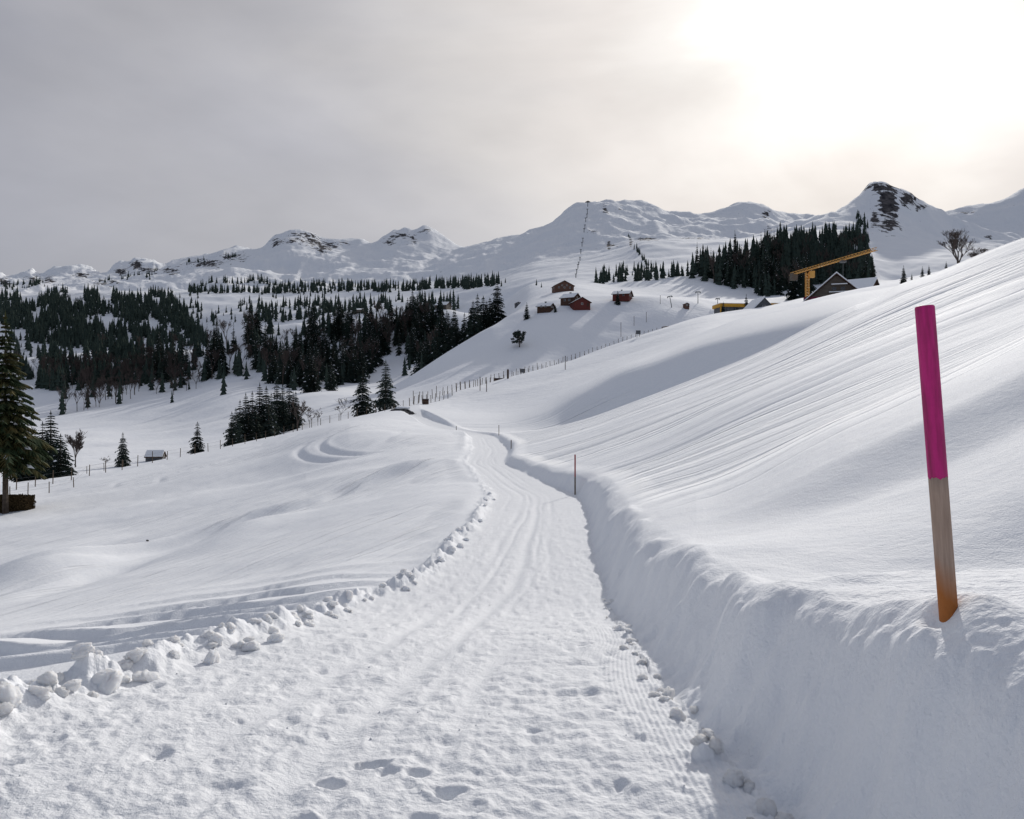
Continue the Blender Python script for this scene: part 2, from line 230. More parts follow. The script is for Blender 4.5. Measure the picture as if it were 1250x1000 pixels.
common = [
  LP([(-400, 640, 80), (-100, 610, 88), (0, 598, 95), (150, 573, 115), (300, 540, 142), (400, 517, 152), (480, 499, 165), (520, 488, 190), (600, 466, 240), (700, 440, 290), (800, 409, 340), (870, 393, 375), (900, 391, 380), (930, 387, 385), (980, 376, 385), (1060, 365, 385), (1250, 325, 385), (1500, 300, 385)], 8),
  LD([(-400, -16, 180), (0, -15.3, 185), (150, -15, 205), (300, -11, 240), (400, -4.5, 220), (450, -2.6, 215), (520, 2, 245), (600, 7, 290), (700, 16.5, 330), (800, 30, 375), (870, 39, 410), (930, 42, 420), (1000, 50, 430), (1100, 56, 430), (1250, 72, 430), (1500, 90, 430)]),
  LP([(-400, 540, 400), (0, 541, 400), (100, 536, 420), (200, 527, 440), (300, 508, 430), (400, 492, 400), (450, 486, 390), (500, 470, 385), (560, 440, 385), (600, 420, 395), (650, 407, 395), (700, 397, 405), (760, 382, 430), (800, 376, 440), (870, 382, 450), (930, 379, 460), (1000, 375, 470), (1100, 362, 470), (1250, 330, 470), (1500, 320, 470)], 8),
  LP([(-400, 530, 560), (0, 526, 560), (100, 521, 560), (200, 512, 540), (300, 492, 510), (400, 482, 470), (450, 484, 450), (490, 467, 440), (520, 448, 435), (560, 424, 435), (600, 400, 435), (650, 383, 440), (700, 373, 440), (760, 366, 455), (800, 362, 475), (850, 364, 485), (900, 372, 500), (950, 369, 520), (1000, 362, 530), (1100, 348, 530), (1250, 312, 530), (1500, 300, 530)]),
  LP([(-400, 512, 650), (0, 510, 650), (100, 505, 650), (200, 494, 640), (300, 477, 620), (400, 476, 600), (490, 485, 570), (560, 455, 560), (600, 425, 560), (620, 390, 560), (650, 364, 560), (700, 354, 560), (750, 357, 560), (800, 364, 590), (900, 367, 600), (1000, 356, 600), (1100, 345, 600), (1250, 310, 600), (1500, 300, 600)]),
  LP([(-400, 490, 750), (0, 490, 750), (100, 487, 750), (200, 480, 760), (300, 462, 760), (400, 452, 760), (500, 440, 760), (560, 425, 780), (600, 400, 800), (650, 350, 770), (700, 346, 750), (750, 352, 750), (800, 347, 750), (850, 350, 720), (900, 361, 700), (950, 366, 670), (1000, 365, 670), (1060, 348, 700), (1100, 342, 700), (1250, 315, 700), (1500, 300, 700)]),
  LP([(-400, 440, 1000), (0, 440, 1000), (100, 431, 1000), (190, 425, 1000), (255, 426, 1000), (280, 412, 980), (300, 404, 960), (350, 399, 950), (430, 392, 920), (500, 388, 900), (540, 379, 880), (570, 384, 880), (600, 378, 900), (650, 346, 900), (700, 342, 900), (800, 336, 900), (850, 328, 900), (900, 314, 950), (950, 300, 1000), (1000, 293, 1000), (1045, 296, 1000), (1062, 312, 990), (1080, 348, 960), (1130, 348, 960), (1250, 330, 960), (1500, 310, 960)], 3),
  LD([(-400, 66, 1150), (0, 68, 1150), (200, 76, 1150), (255, 74, 1150), (300, 94, 1130), (430, 106, 1100), (540, 112, 1080), (600, 125, 1100), (650, 168, 1100), (700, 176, 1100), (800, 185, 1100), (900, 195, 1150), (1000, 220, 1180), (1045, 215, 1180), (1080, 165, 1180), (1250, 190, 1180), (1500, 220, 1180)]),
  LP([(-400, 395, 1450), (0, 392, 1450), (200, 387, 1450), (300, 382, 1400), (400, 380, 1400), (500, 371, 1400), (600, 350, 1400), (650, 335, 1400), (700, 330, 1400), (800, 320, 1400), (900, 308, 1450), (1000, 298, 1450), (1080, 322, 1450), (1150, 318, 1450), (1250, 322, 1450), (1500, 322, 1450)], 8),
  LP([(-400, 360, 1900), (0, 361, 1900), (100, 357, 1900), (200, 357, 1900), (330, 357, 1850), (450, 354, 1800), (600, 343, 1750), (650, 324, 1800), (720, 316, 1800), (765, 303, 1800), (785, 294, 1800), (850, 293, 1800), (930, 290, 1800), (1000, 283, 1800), (1076, 292, 1800), (1150, 302, 1800), (1250, 308, 1800), (1500, 310, 1800)]),
  LP([(-400, 361, 2150), (0, 363, 2150), (200, 360, 2150), (330, 359, 2150), (450, 355, 2100), (600, 336, 2100), (650, 318, 2100), (720, 303, 2150), (785, 296, 2150), (850, 297, 2150), (930, 292, 2100), (1000, 276, 2100), (1076, 262, 2080), (1150, 288, 2080), (1250, 304, 2080), (1500, 310, 2080)]),
  LP([(-400, 345, 2700), (0, 352, 2700), (100, 347, 2700), (200, 342, 2700), (300, 334, 2700), (400, 328, 2700), (470, 322, 2700), (540, 320, 2700), (600, 312, 2600), (660, 297, 2500), (745, 272, 2500), (850, 284, 2500), (940, 282, 2400), (980, 276, 2350), (1012, 267, 2300), (1026, 260, 2300), (1051, 241, 2300), (1060, 231, 2300), (1076, 225, 2300), (1090, 231, 2300), (1107, 237, 2300), (1124, 249, 2300), (1152, 266, 2300), (1190, 283, 2300), (1233, 298, 2300), (1300, 308, 2300), (1500, 312, 2300)], 1),
  LP([(-400, 345, 3000), (0, 349, 3000), (100, 343, 3000), (200, 338, 3000), (300, 322, 3000), (360, 308, 3000), (440, 315, 3000), (500, 302, 3000), (560, 313, 3000), (600, 305, 2850), (660, 288, 2750), (745, 258, 2750), (850, 274, 2800), (914, 262, 2800), (960, 272, 2850), (1012, 285, 2850), (1076, 275, 2850), (1152, 284, 2850), (1200, 288, 2850), (1250, 285, 2850), (1500, 285, 2850)]),
  LP([(-400, 325, 3700), (-100, 334, 3700), (0, 338, 3700), (10, 346, 3700), (19, 344, 3700), (38, 339, 3700), (49, 346, 3700), (66, 336, 3700), (100, 332, 3700), (110, 334, 3700), (125, 343, 3700), (148, 327, 3700), (160, 328, 3700), (162, 321, 3700), (175, 322, 3700), (189, 326, 3700), (200, 331, 3650), (210, 325, 3650), (246, 316, 3600), (282, 309, 3600), (318, 306, 3500), (338, 289, 3500), (359, 284, 3500), (374, 286, 3500), (395, 294, 3500), (405, 296, 3500), (428, 295, 3500), (438, 294, 3500), (454, 301, 3500), (477, 288, 3500), (497, 283, 3500), (505, 285, 3500), (518, 278, 3500), (530, 283, 3500), (551, 297, 3400), (569, 305, 3300), (582, 304, 3300), (602, 298, 3200), (633, 293, 3100), (667, 282, 3000), (684, 270, 3000), (702, 259, 3000), (728, 255, 3000), (743, 249, 3000), (761, 250, 3000), (774, 253, 3000), (802, 261, 3050), (830, 263, 3100), (851, 266, 3100), (871, 265, 3100), (907, 252, 3100), (914, 251, 3100), (928, 256, 3100), (956, 265, 3200), (1012, 267, 3300), (1076, 270, 3400), (1152, 266, 3400), (1174, 260, 3400), (1191, 256, 3400), (1230, 244, 3400), (1250, 233, 3400), (1400, 190, 3400), (1600, 200, 3400)], 1),
  LZ(4300, [(0, 380), (1200, 420)]), LZ(9000, [(0, 100)])]
def stack(ls):
    D = np.array([a for a, b in ls]); Z = np.array([b for a, b in ls])
    for k in range(1, len(D)): D[k] = np.maximum(D[k], D[k-1]*1.02)
    return np.log(D), Z
LL = stack(left+common); RR = stack(right+common)
DC, ZC = common[0]
def loft(T, px, d):
    LDp, Zp = T; out = np.empty(len(px)); ld = np.log(np.maximum(d, .3))
    for a in range(0, len(px), 40000):
        p = np.clip((px[a:a+40000]-PX[0])/2, 0, len(PX)-1.001); i = p.astype(int); f = p-i
        X = LDp[:, i]*(1-f)+LDp[:, i+1]*f; Y = Zp[:, i]*(1-f)+Zp[:, i+1]*f
        h = np.diff(X, axis=0); dl = np.diff(Y, axis=0)/h
        m = np.zeros_like(Y); w1 = 2*h[1:]+h[:-1]; w2 = h[1:]+2*h[:-1]
        ok = dl[:-1]*dl[1:] > 0
        den = w1/np.where(ok, dl[:-1], 1)+w2/np.where(ok, dl[1:], 1)
        m[1:-1] = np.where(ok, (w1+w2)/np.where(np.abs(den) < 1e-9, 1e-9, den), 0)
        q = np.clip(ld[a:a+40000], X[0], X[-1]); n = np.arange(len(q))
        k = np.clip((X <= q).sum(0)-1, 0, len(X)-2)
        hh = h[k, n]; t = (q-X[k, n])/hh
        out[a:a+40000] = ((1+2*t)*(1-t)**2*Y[k, n]+t*(1-t)**2*hh*m[k, n]+t*t*(3-2*t)*Y[k+1, n]+t*t*(t-1)*hh*m[k+1, n])
    return out
# the trodden path: edges and level against distance
PY_ = [-40, 0, 3.2, 4.3, 5.2, 6.3, 7.1, 9, 10.5, 12, 16.5, 25, 29, 34, 43, 52, 63, 83, 100, 115, 135, 150, 175]
PL_ = [-2.9, -2.85, -2.76, -2.66, -2.55, -2.36, -2.12, -2.0, -1.82, -1.5, -1.07, -.75, -.62, -1.05, -1.85, -2.75, -3.0, -4.0, -5.1, -10.5, -15.5, -19, -24]
PR_ = [1.15, 1.12, 1.07, 1.0, .99, 1.04, 1.08, 1.18, 1.26, 1.36, 1.62, 2.25, 2.35, 1.6, .45, -.55, -.35, -1.2, -2.3, -7, -12, -15.4, -20]
PZ_ = [-1.6, -1.6, -1.6, -1.66, -1.77, -1.9, -1.99, -2.3, -2.5, -2.6, -2.8, -3.03, -3.1, -3.16, -3.23, -3.28, -3.25, -3.3, -3.25, -2.9, -2.1, -1.4, -.4]
def ph(y): return pchip1(PY_, PL_, y), pchip1(PY_, PR_, y), pchip1(PY_, PZ_, y)
def lines(v, u, freq, stretch, s):      # thin dark-edged furrows running along u
    a = vn(v*freq+.35*vn(u/stretch*2, v*freq*.2, s+5), u/stretch, s)
    return np.clip(np.abs(a)*2.2, 0, 1)-.8
FOOT = [(-.65, 3.82, .07, .045), (-.56, 3.72, .06, .018), (-.43, 3.72, .07, .04), (-.28, 3.5, .075, .045), (-.81, 3.6, .06, .05), (-.83, 3.25, .07, .05), (-.36, 3.25, .06, .02), (.12, 4.3, .05, .015), (-1.2, 5.4, .06, .02), (-1.5, 4.5, .055, .02), (-1.0, 4.25, .05, .015), (.55, 4.7, .05, .015), (-.1, 5.6, .06, .018)]
HUMPS = [ # left snowfield drifts (x, y, radius x, radius y, height)
  (-17.5, 30, 2.6, 3.5, 1.0), (-20.5, 27, 2.5, 3, -.5), (-14.2, 29, 1.0, 3, -.35), (-11, 34, 1.5, 4, .35), (-24, 42, 5, 6, .6), (-4, 60, 9, 5, -.12), (-9, 62, 12, 9, .15), (-18, 75, 8, 8, -.7), (-26, 68, 8, 6, .5), (-4.8, 7.4, 1.3, .7, .16), (-8.8, 11.5, 2, 1.6, .2)]
def terrain(x, y, full=True):
    th = np.arctan2(x, y); tcl = np.clip(th, -.85, .85); r = np.hypot(x, y)
    px = CX+F*np.tan(tcl); d = r*np.cos(tcl)
    zl = loft(LL, px, d); zr = loft(RR, px, d)
    # ---- local relief of the two snowfields (before the path is cut)
    near = 1-ss(120, 200, d)
    if full:
        u = x*.17+y*.985; v = x*.985-y*.17
        lf = .10*lines(v, u, .20, 14, 3)*ss(5, 14, d)
        lf += .05*fbm(x*.5, y*.5, 3, 31)+.25*fbm(x*.07, y*.07, 2, 33)*ss(12, 30, d)
        # small wind-cut ledges by the lower left
        k = y*.93+x*.30+.6*fbm(x*.35, y*.35, 3, 41); fr = (k/1.15) % 1.0
        lf += .20*(ss(0, .12, fr)-fr)*np.exp(-((x+5.3)/3.6)**2-((y-10.8)/4.3)**2)
        sg = (x+12.3)*(-.806)+(y-38)*.591; tg = (x+12.3)*.591+(y-38)*.806
        lf += .65*ss(-.3, 1.3, sg+.5*vn(tg*.3, tg*0, 77))*np.exp(-np.maximum(sg, 0)/10)*ss(-22, -6, tg)*(1-ss(12, 17, tg))
        for hx, hy, rx, ry, hh in HUMPS:
            q = ((x-hx)/rx)**2+((y-hy)/ry)**2; lf += hh*np.exp(-q)
        zl = zl+lf*near
        u = x*.956+y*.292; v = x*.292-y*.956
        st = ss(5, 12, d)
        rf = .11*lines(v, u, .09, 45, 53)*ss(14, 24, d)+.42*ss(9.4, 11.6, d-.4*fbm(x*.3, y*.3, 2, 56))*ss(860, 1040, px)*(1-ss(12.5, 24, d))
        rf += .035*fbm(x*.9, y*.9, 4, 81)*(1-ss(5, 9, d)*.4)+.3*fbm(x*.06, y*.06, 2, 83)*ss(14, 40, d)
        crest = ss(60, 85, d)
        rf *= 1-.75*crest
        # smaller ripples and hollow of the snow around the stake
        rf -= .035*np.exp(-(((x-1.575)/.065)**2+((y-2.99)/.06)**2))
        rf += .012*fbm(x*6, y*6, 3, 91)*(1-ss(4, 7, d))+.0045*fbm(x*26, y*26, 2, 92)*(1-ss(3, 6, d))
        zr = zr+rf*near
        # ski curve on the left rise
        for off in (0, 2.6):
            cx = -23.5+off*.9+5.5*((y-92)/14)**2; m = np.exp(-((x-cx)/.45)**2)*ss(70, 78, y)*(1-ss(100, 108, y)); zl = zl-.15*m+.08*np.exp(-((x-cx-.9)/.4)**2)*ss(70, 78, y)*(1-ss(100, 108, y))
    xl, xr, zp = ph(np.clip(y, -39, 174)); xc = (xl+xr)/2
    wob = .06*fbm(y*1.6, y*0+3, 3, 5)*(1-ss(15, 60, y))+.15*vn(y*.45, y*0, 8)*(1-ss(4, 20, np.abs(y))*.6)*ss(3, 8, y)
    wob2 = .05*fbm(y*2.3, y*0+9, 3, 6)*(1-ss(30, 60, y))
    xl = xl+wob; xr = xr+wob2
    bl = 2.5+np.maximum(0, y-100)*.25
    zr = zr-(.34-.12*ss(6, 12, y)-.10*ss(18, 35, y))*(1-ss(0, .52+.3*ss(5, 10, y), x-xr))*(1-ss(60, 90, y))
    zr = zr+.115*np.exp(-((x-1.66)/.22)**2-((y-2.95)/.45)**2)
    side = np.where(y < 100, (x > xc)*1.0, ss(-1, 1, (x-xc)/bl))
    zb = zl*(1-side)+zr*side
    inpath = ((x > xl) & (x < xr) & (y < 160))
    on = 1-ss(150, 168, y)
    if full:
        c = x-xc; rgh = (1-ss(30, 90, d))
        pz = .008*fbm(x*3.1, y*2.2, 3, 101)+.012*fbm(x*8, y*9, 3, 104)*(1-ss(10, 30, d))+.009*fbm(x*19, y*16, 2, 106)*(1-ss(5, 11, d))
        cl = vn(x*7.5, y*4.2, 110); pz += .020*np.clip(cl-.25, 0, 1)*(1-ss(14, 34, d))
        pt = vn(x*6.5, y*5.1, 117); pz -= .05*np.clip(pt-.48, 0, 1)*(1-ss(10, 30, d))
        pt = vn(x*11, y*7, 119); pz -= .022*np.clip(pt-.4, 0, 1)*(1-ss(8, 18, d))
        pz *= rgh
        sm = 0
        for off, w, dp, ph_ in ((-.55, .09, .025, 1), (-.30, .05, .02, 2), (.02, .10, .03, 3), (.22, .05, .018, 4), (.5, .07, .02, 5), (-.95, .06, .014, 6)):
            tx = xc+off+.10*vn(y*.16, y*0, 130+ph_)+.02*vn(y*.9, y*0, 140+ph_)-.12*np.clip(5-y, 0, 3)*(off < .3)
            g = np.exp(-((x-tx)/w)**2); ga = g*(.35+.65*ss(-.3, .4, vn(y*.35, y*0, 170+ph_))); pz = pz*(1-.8*ga)-1.25*dp*ga; pz += .009*ga
        co = np.sin(c*2*np.pi/.032+.5*vn(y*.5, y*0, 3))*.0028*(1-ss(.22, .5, xr-x))*(x < xr)*(.5+.5*np.clip(vn(x*1.2, y*.8, 151)*3, -1, 1))*(1-ss(9, 14, y))
        pz += co
        for fx, fy, rr, dp in FOOT:
            q = np.hypot((x-fx)/rr, (y-fy)/(rr*.8))+.55*fbm(x*11, y*11, 3, 160); pz -= 1.1*dp*(1-ss(.4, 1.05, q)); pz += dp*.14*np.exp(-((q-1.25)/.22)**2)
        zp = zp+pz-.03*np.exp(-((c)/1.2)**2)
    # left: low lumpy windrow; right: steep cut bank
    sL = xl-x; sR = x-xr
    wr = .5*(1-ss(12, 30, y))+.25
    lump = np.clip(vn(x*3.2, y*2.6, 171)*.6+.4, .05, .75)+.35*np.clip(vn(x*8, y*7, 173)+.1, 0, 1)+.2*fbm(x*16, y*14, 2, 175) if full else .5
    wind = .21*np.exp(-((sL-.18)/.19)**2)*lump*(1-.6*ss(14, 40, y))*(1-ss(90, 110, y))
    bw = .36+.08*ss(4, 8, y)+.10*ss(20, 40, y)
    if full: bw = bw*(1+(.22*vn(y*1.1, y*0, 181)+.07*vn(y*4, y*0, 183))*ss(3, 5, y))
    tL = ss(0, 1, sL/.9); tR = np.clip(sR/bw, 0, 1); tR = (tR*tR*(3-2*tR))**.85
    z = np.where(side < .5, zp+(zb-zp)*tL+wind, zp+(zb-zp)*tR)
    if full:
        bk = np.exp(-((sR-.30)/.26)**2)*(1-ss(14, 30, y))*(side > .5)
        z += (side > .5)*(sR > -.05)*(1-ss(bw*.8, bw*1.6, sR))*(1-ss(8, 16, y))*(.05*fbm(x*6, y*4.5, 4, 197)*(1-ss(.2, .5, sR)*.5)+.05*fbm(x*2.4, y*2.0, 2, 198)+.012*fbm(x*22, y*17, 2, 199)*(1-ss(4, 8, y)))
        z += bk*(.06*fbm(x*5, y*3.2, 3, 191)+.07*np.clip(vn(x*7, y*6, 193)-.05, 0, 1)*(1-ss(.12, .4, sR))*ss(-.05, .05, sR))
        lip = np.exp(-((sR-bw-.12)/.14)**2)*(side > .5)*ss(3.5, 6, y)*(1-ss(16, 30, y)); z += .07*lip*np.clip(.5+vn(y*1.1, y*0, 195)*1.4, 0, 1.6)
        # lip blocks where the bank turns
        q = np.hypot((x-.93)/.10, (y-3.85)/.12); z += .07*(1-ss(.6, 1.0, q+.2*vn(x*14, y*14, 4)))
    z = z*on+zb*(1-on)
    z = np.where(y > 168, zb, z)
    if full:
        # middle distance and mountains
        z += 2.2*fbm(x/55+3, y/45, 2, 203)*ss(300, 360, d)*(1-ss(460, 600, d))
        z += .9*fbm(x/38, y/38, 3, 201)*ss(130, 300, d)*(1-ss(2500, 3000, d))
        z += .16*lines(x*.3-y*.95, x*.95+y*.3, .10, 60, 205)*ss(150, 240, d)*(1-ss(500, 700, d))
        z += 5.5*fbm(x/95, y/95, 4, 211)*ss(620, 820, d)
        mt = ss(1750, 2300, d)
        cr = np.exp(-((d-3350)/380)**2)*.45
        z += mt*(1-cr)*(26*ridged(x/330+.2*fbm(x/200, y/200, 2, 5), y/430, 5, 221)+13*ridged(x/120, y/170, 4, 229)+7*fbm(x/55, y/55, 3, 231))
        z += mt*cr*(7*ridged(x/80, y/120, 4, 241)+(1-ss(190, 240, px))*24*ridged(x/55, y/80, 4, 247))
    bk = ss(1.5, 2.6, np.abs(th))*ss(6, 30, r)
    z = z*(1-bk)+bk*(-1.6-.02*np.minimum(r, 100)+ss(60, 3000, r)*420)
    return z, inpath, px
def ground(x, y):
    x = np.atleast_1d(np.asarray(x, float)); y = np.atleast_1d(np.asarray(y, float)); return terrain(x, y)[0]

# ---- mesh of the terrain (fan of rays from close by to beyond the skyline)
lo = [1.2]
while lo[-1] < 9000:
    d = lo[-1]; rate = max(820/d*1.0, 92); rate = min(rate, 520)
    if 120 < d < 4000: rate = 122
    lo.append(d*math.exp(1/rate))
RA = np.array([.25, .5, .8]+lo)
t1 = np.linspace(-37, 37, 1000)
TH = np.radians(np.concatenate([np.linspace(-180, -60, 60, endpoint=False), np.linspace(-60, -37, 50, endpoint=False), t1, np.linspace(37, 60, 51)[1:], np.linspace(60, 180, 61)[1:]]))
nr, ncol = len(RA), len(TH)
# rays carry depth (not radius) inside the view so rows run straight across
cosq = np.cos(np.clip(TH, -.85, .85))
R2 = RA[:, None]/cosq[None, :]
X = R2*np.sin(TH)[None, :]; Y = R2*np.cos(TH)[None, :]
zz, inp, pxx = terrain(X.ravel(), Y.ravel())
print('terrain grid', nr, ncol, nr*ncol)
Zg = zz.reshape(nr, ncol)
idx = np.arange(nr*ncol).reshape(nr, ncol)
quads = np.stack([idx[:-1, :-1], idx[:-1, 1:], idx[1:, 1:], idx[1:, :-1]], -1).reshape(-1, 4)[:, ::-1]
# sheets
V = np.stack([X.ravel(), Y.ravel(), zz], -1)
qy = V[quads, 1].mean(1); qx = V[quads, 0].mean(1); qr = np.hypot(qx, qy); ang = np.abs(np.arctan2(qx, qy)); qd = np.where(ang < .85, qy, qr*.66)
qin = inp[quads].sum(1) >= 2
pr = ss(1, 2, np.zeros(1))
qxl, qxr, _ = ph(np.clip(qy, -39, 174)); qright = qx > (qxl+qxr)/2
cls = np.where(qin & (qy < 160), 0, np.where(qd < 150, np.where(qright, 4, 1), np.where(qd < 1750, 2, 3)))
# rock mask, measured places on the peaks
pxv = CX+F*X.ravel()/np.maximum(Y.ravel(), 1); pyv = CY-F*zz/np.maximum(Y.ravel(), 1)
ROCK = [(1083, 247, 12, 20, .8), (1075, 229, 20, 5, .85), (1068, 268, 6, 10, .68), (1086, 275, 14, 11, .52), (1110, 243, 15, 9, .7, ), (1122, 253, 10, 5, .55), (1092, 260, 6, 8, .5),
        (338, 296, 7, 6, .45), (357, 294, 12, 4, .42), (380, 295, 16, 6, .5), (396, 303, 12, 7, .5), (372, 287, 24, 3, .45), (405, 300, 10, 5, .4), (418, 297, 10, 3, .35), (490, 288, 16, 3.5, .45), (475, 296, 8, 5, .3), (520, 282, 9, 3, .33), (505, 293, 7, 7, .3),
        (40, 342, 7, 6, .45), (60, 342, 8, 5, .42), (100, 336, 16, 4, .4), (148, 332, 10, 5, .5), (168, 324, 8, 5, .6), (180, 330, 16, 5, .35), (5, 345, 10, 8, .45), (210, 330, 12, 5, .4), (250, 322, 26, 6, .38), (285, 314, 20, 5, .36), (130, 345, 20, 5, .3),
        (739, 256, 5, 6, .35), (757, 254, 6, 3, .38), (723, 283, 5, 2, .55), (743, 300, 2.5, 8, .55), (747, 300, 5, 2, .5), (775, 304, 3, 4, .5), (770, 297, 3, 8, .5), (778, 310, 3, 8, .55), (784, 320, 3, 8, .55), (790, 292, 18, 2.2, .5), (850, 291, 30, 1.8, .35), (935, 262, 6, 5, .45), (940, 280, 5, 4, .4), (915, 252, 6, 2, .3), (1180, 259, 12, 3, .36), (1208, 288, 6, 3, .45)]
rock = np.zeros(len(zz)); dd = Y.ravel(); okm = (dd > 1500) & (dd < 4000)
ix = np.where(okm)[0]
wn = fbm(pxv[ix]/7, pyv[ix]/7, 3, 301)*.35; rk = np.zeros(len(ix)); front = np.zeros(len(ix))
for (a, b, ra, rb, st) in ROCK:
    q = ((pxv[ix]-a)/ra)**2+((pyv[ix]-b)/rb)**2; rk = np.maximum(rk, (st*1.1+(.22 if a < 560 else .12))*np.exp(-(q+wn)**1.0*.8))
rock[ix] = rk
# steep bare places of the far ridges
_yy = np.clip(Y.ravel(), -39, 174); _xl, _xr, _ = ph(_yy); _r = np.hypot(X.ravel(), Y.ravel())
_off = np.maximum(_xl-X.ravel(), X.ravel()-_xr)
_isr = X.ravel() > (_xl+_xr)/2
furr = np.where(_isr, ss(.7, 1.6, _off)*(.05+.95*ss(12.5, 15.5, Y.ravel()+.5*fbm(X.ravel()/4, Y.ravel()/4, 2, 612)))*ss(4.2, 9, Y.ravel()), ss(.5, 1.6, _off)*ss(4, 8, Y.ravel()))*(1-ss(105, 150, _r))
furr *= .25+.75*ss(-.30, .25, fbm(X.ravel()/22, Y.ravel()/11, 2, 611))
def sheet(name, mask, mtl, attr=None):
    q = quads[mask]; used = np.unique(q); mp_ = np.zeros(len(V), np.int64); mp_[used] = np.arange(len(used)); q2 = mp_[q]
    me = bpy.data.meshes.new(name); me.vertices.add(len(used)); me.vertices.foreach_set('co', V[used].astype(np.float32).ravel())
    me.loops.add(len(q2)*4); me.loops.foreach_set('vertex_index', q2.ravel().astype(np.int32))
    me.polygons.add(len(q2)); me.polygons.foreach_set('loop_start', np.arange(0, len(q2)*4, 4, dtype=np.int32))
    try: me.polygons.foreach_set('loop_total', np.full(len(q2), 4, np.int32))
    except Exception: pass
    me.polygons.foreach_set('use_smooth', np.ones(len(q2), bool))
    me.update(calc_edges=True)
    if attr is not None:
        at = me.attributes.new('rock', 'FLOAT', 'POINT'); at.data.foreach_set('value', attr[used].astype(np.float32))
    if name.startswith('snow_'):
        at = me.attributes.new('furrow', 'FLOAT', 'POINT'); at.data.foreach_set('value', furr[used].astype(np.float32))
    me.materials.append(mtl); o = bpy.data.objects.new(name, me); COL.objects.link(o); o['kind'] = 'structure'; return o
sheet('path', cls == 0, M['path']); sheet('snow_field', cls == 1, M['field']); sheet('snow_slope', cls == 4, M['slope']); sheet('hills', cls == 2, M['hill']); sheet('mountains', cls == 3, M['mountain'], rock)

# ---- where a photo pixel meets the ground (used to set things down on their measured spots)
DM = np.exp(np.linspace(math.log(2), math.log(3800), 1000))
def hit(px, py, dmin=2):
    px = np.atleast_1d(np.asarray(px, float)); py = np.atleast_1d(np.asarray(py, float)); out = np.full(len(px), np.nan)
    dm = DM[DM >= dmin]
    for a in range(0, len(px), 300):
        p = px[a:a+300]; k = (p-CX)/F
        XX = k[:, None]*dm; YY = np.broadcast_to(dm, XX.shape)
        z = terrain(XX.ravel(), YY.ravel(), dmin < 100)[0].reshape(XX.shape)
        lev = CY-F*z/YY; ok = lev <= py[a:a+300, None]; j = ok.argmax(1)
        out[a:a+300] = np.where(ok.any(1), dm[j], np.nan)
    return out
def spot(px, d): x = (px-CX)/F*d; return (x, d, float(ground(x, d)[0]))
def pspot(px, py, dmin=2): d = float(hit([px], [py], dmin)[0]); return spot(px, d if d == d else dmin)

# ------------------------------------------------------------------ mesh helpers
class MB:
    def __init__(s): s.v = []; s.f = []
    def quad(s, *p): n = len(s.v); s.v += [tuple(q) for q in p]; s.f.append(tuple(range(n, n+len(p))))
    def box(s, c, sz, rz=0):
        a, b, h = sz[0]/2, sz[1]/2, sz[2]/2; n = len(s.v); ca, sa = math.cos(rz), math.sin(rz)
        for dz in (-h, h):
            for dx, dy in ((-a, -b), (a, -b), (a, b), (-a, b)): s.v.append((c[0]+dx*ca-dy*sa, c[1]+dx*sa+dy*ca, c[2]+dz))
        s.f += [tuple(n+i for i in f) for f in ((3, 2, 1, 0), (4, 5, 6, 7), (0, 1, 5, 4), (1, 2, 6, 5), (2, 3, 7, 6), (3, 0, 4, 7))]
    def bar(s, a, b, r0, r1=None, n=5, cap=True):
        a = Vector(a); b = Vector(b); r1 = r0 if r1 is None else r1; d = (b-a)
        if d.length < 1e-6: return
        d.normalize(); u = d.orthogonal().normalized(); w = d.cross(u); k = len(s.v)
        for p, r in ((a, r0), (b, r1)):
            for i in range(n):
                t = 2*math.pi*i/n; q = p+u*(math.cos(t)*r)+w*(math.sin(t)*r); s.v.append(tuple(q))
        for i in range(n): j = (i+1) % n; s.f.append((k+i, k+j, k+n+j, k+n+i))
        if cap: s.f.append(tuple(k+i for i in reversed(range(n)))); s.f.append(tuple(k+n+i for i in range(n)))
    def prism(s, poly, y0, y1):    # polygon in xz, from y0 to y1
        n = len(poly); k = len(s.v); s.v += [(p[0], y0, p[1]) for p in poly]+[(p[0], y1, p[1]) for p in poly]
        s.f.append(tuple(k+i for i in range(n))); s.f.append(tuple(k+n+i for i in reversed(range(n))))
        for i in range(n): j = (i+1) % n; s.f.append((k+j, k+i, k+n+i, k+n+j))
    def mesh(s, name, m, smooth=False):
        me = bpy.data.meshes.new(name); me.from_pydata(s.v, [], s.f); me.materials.append(m)
        if smooth: me.polygons.foreach_set('use_smooth', [True]*len(me.polygons))
        me.update(); return me
    def build(s, name, m, parent=None, smooth=False):
        o = bpy.data.objects.new(name, s.mesh(name, m, smooth)); COL.objects.link(o); o.parent = parent; return o
def obj(name, me, parent=None):
    o = bpy.data.objects.new(name, me); COL.objects.link(o); o.parent = parent; return o
def tag(o, label, cat, group=None, kind=None):
    o['label'] = label; o['category'] = cat
    if group: o['group'] = group
    if kind: o['kind'] = kind
    return o
def empty(name, loc, label, cat, group=None, rz=0):
    o = bpy.data.objects.new(name, None); COL.objects.link(o); o.location = loc; o.rotation_euler = (0, 0, rz); o.empty_display_size = .2
    return tag(o, label, cat, group)

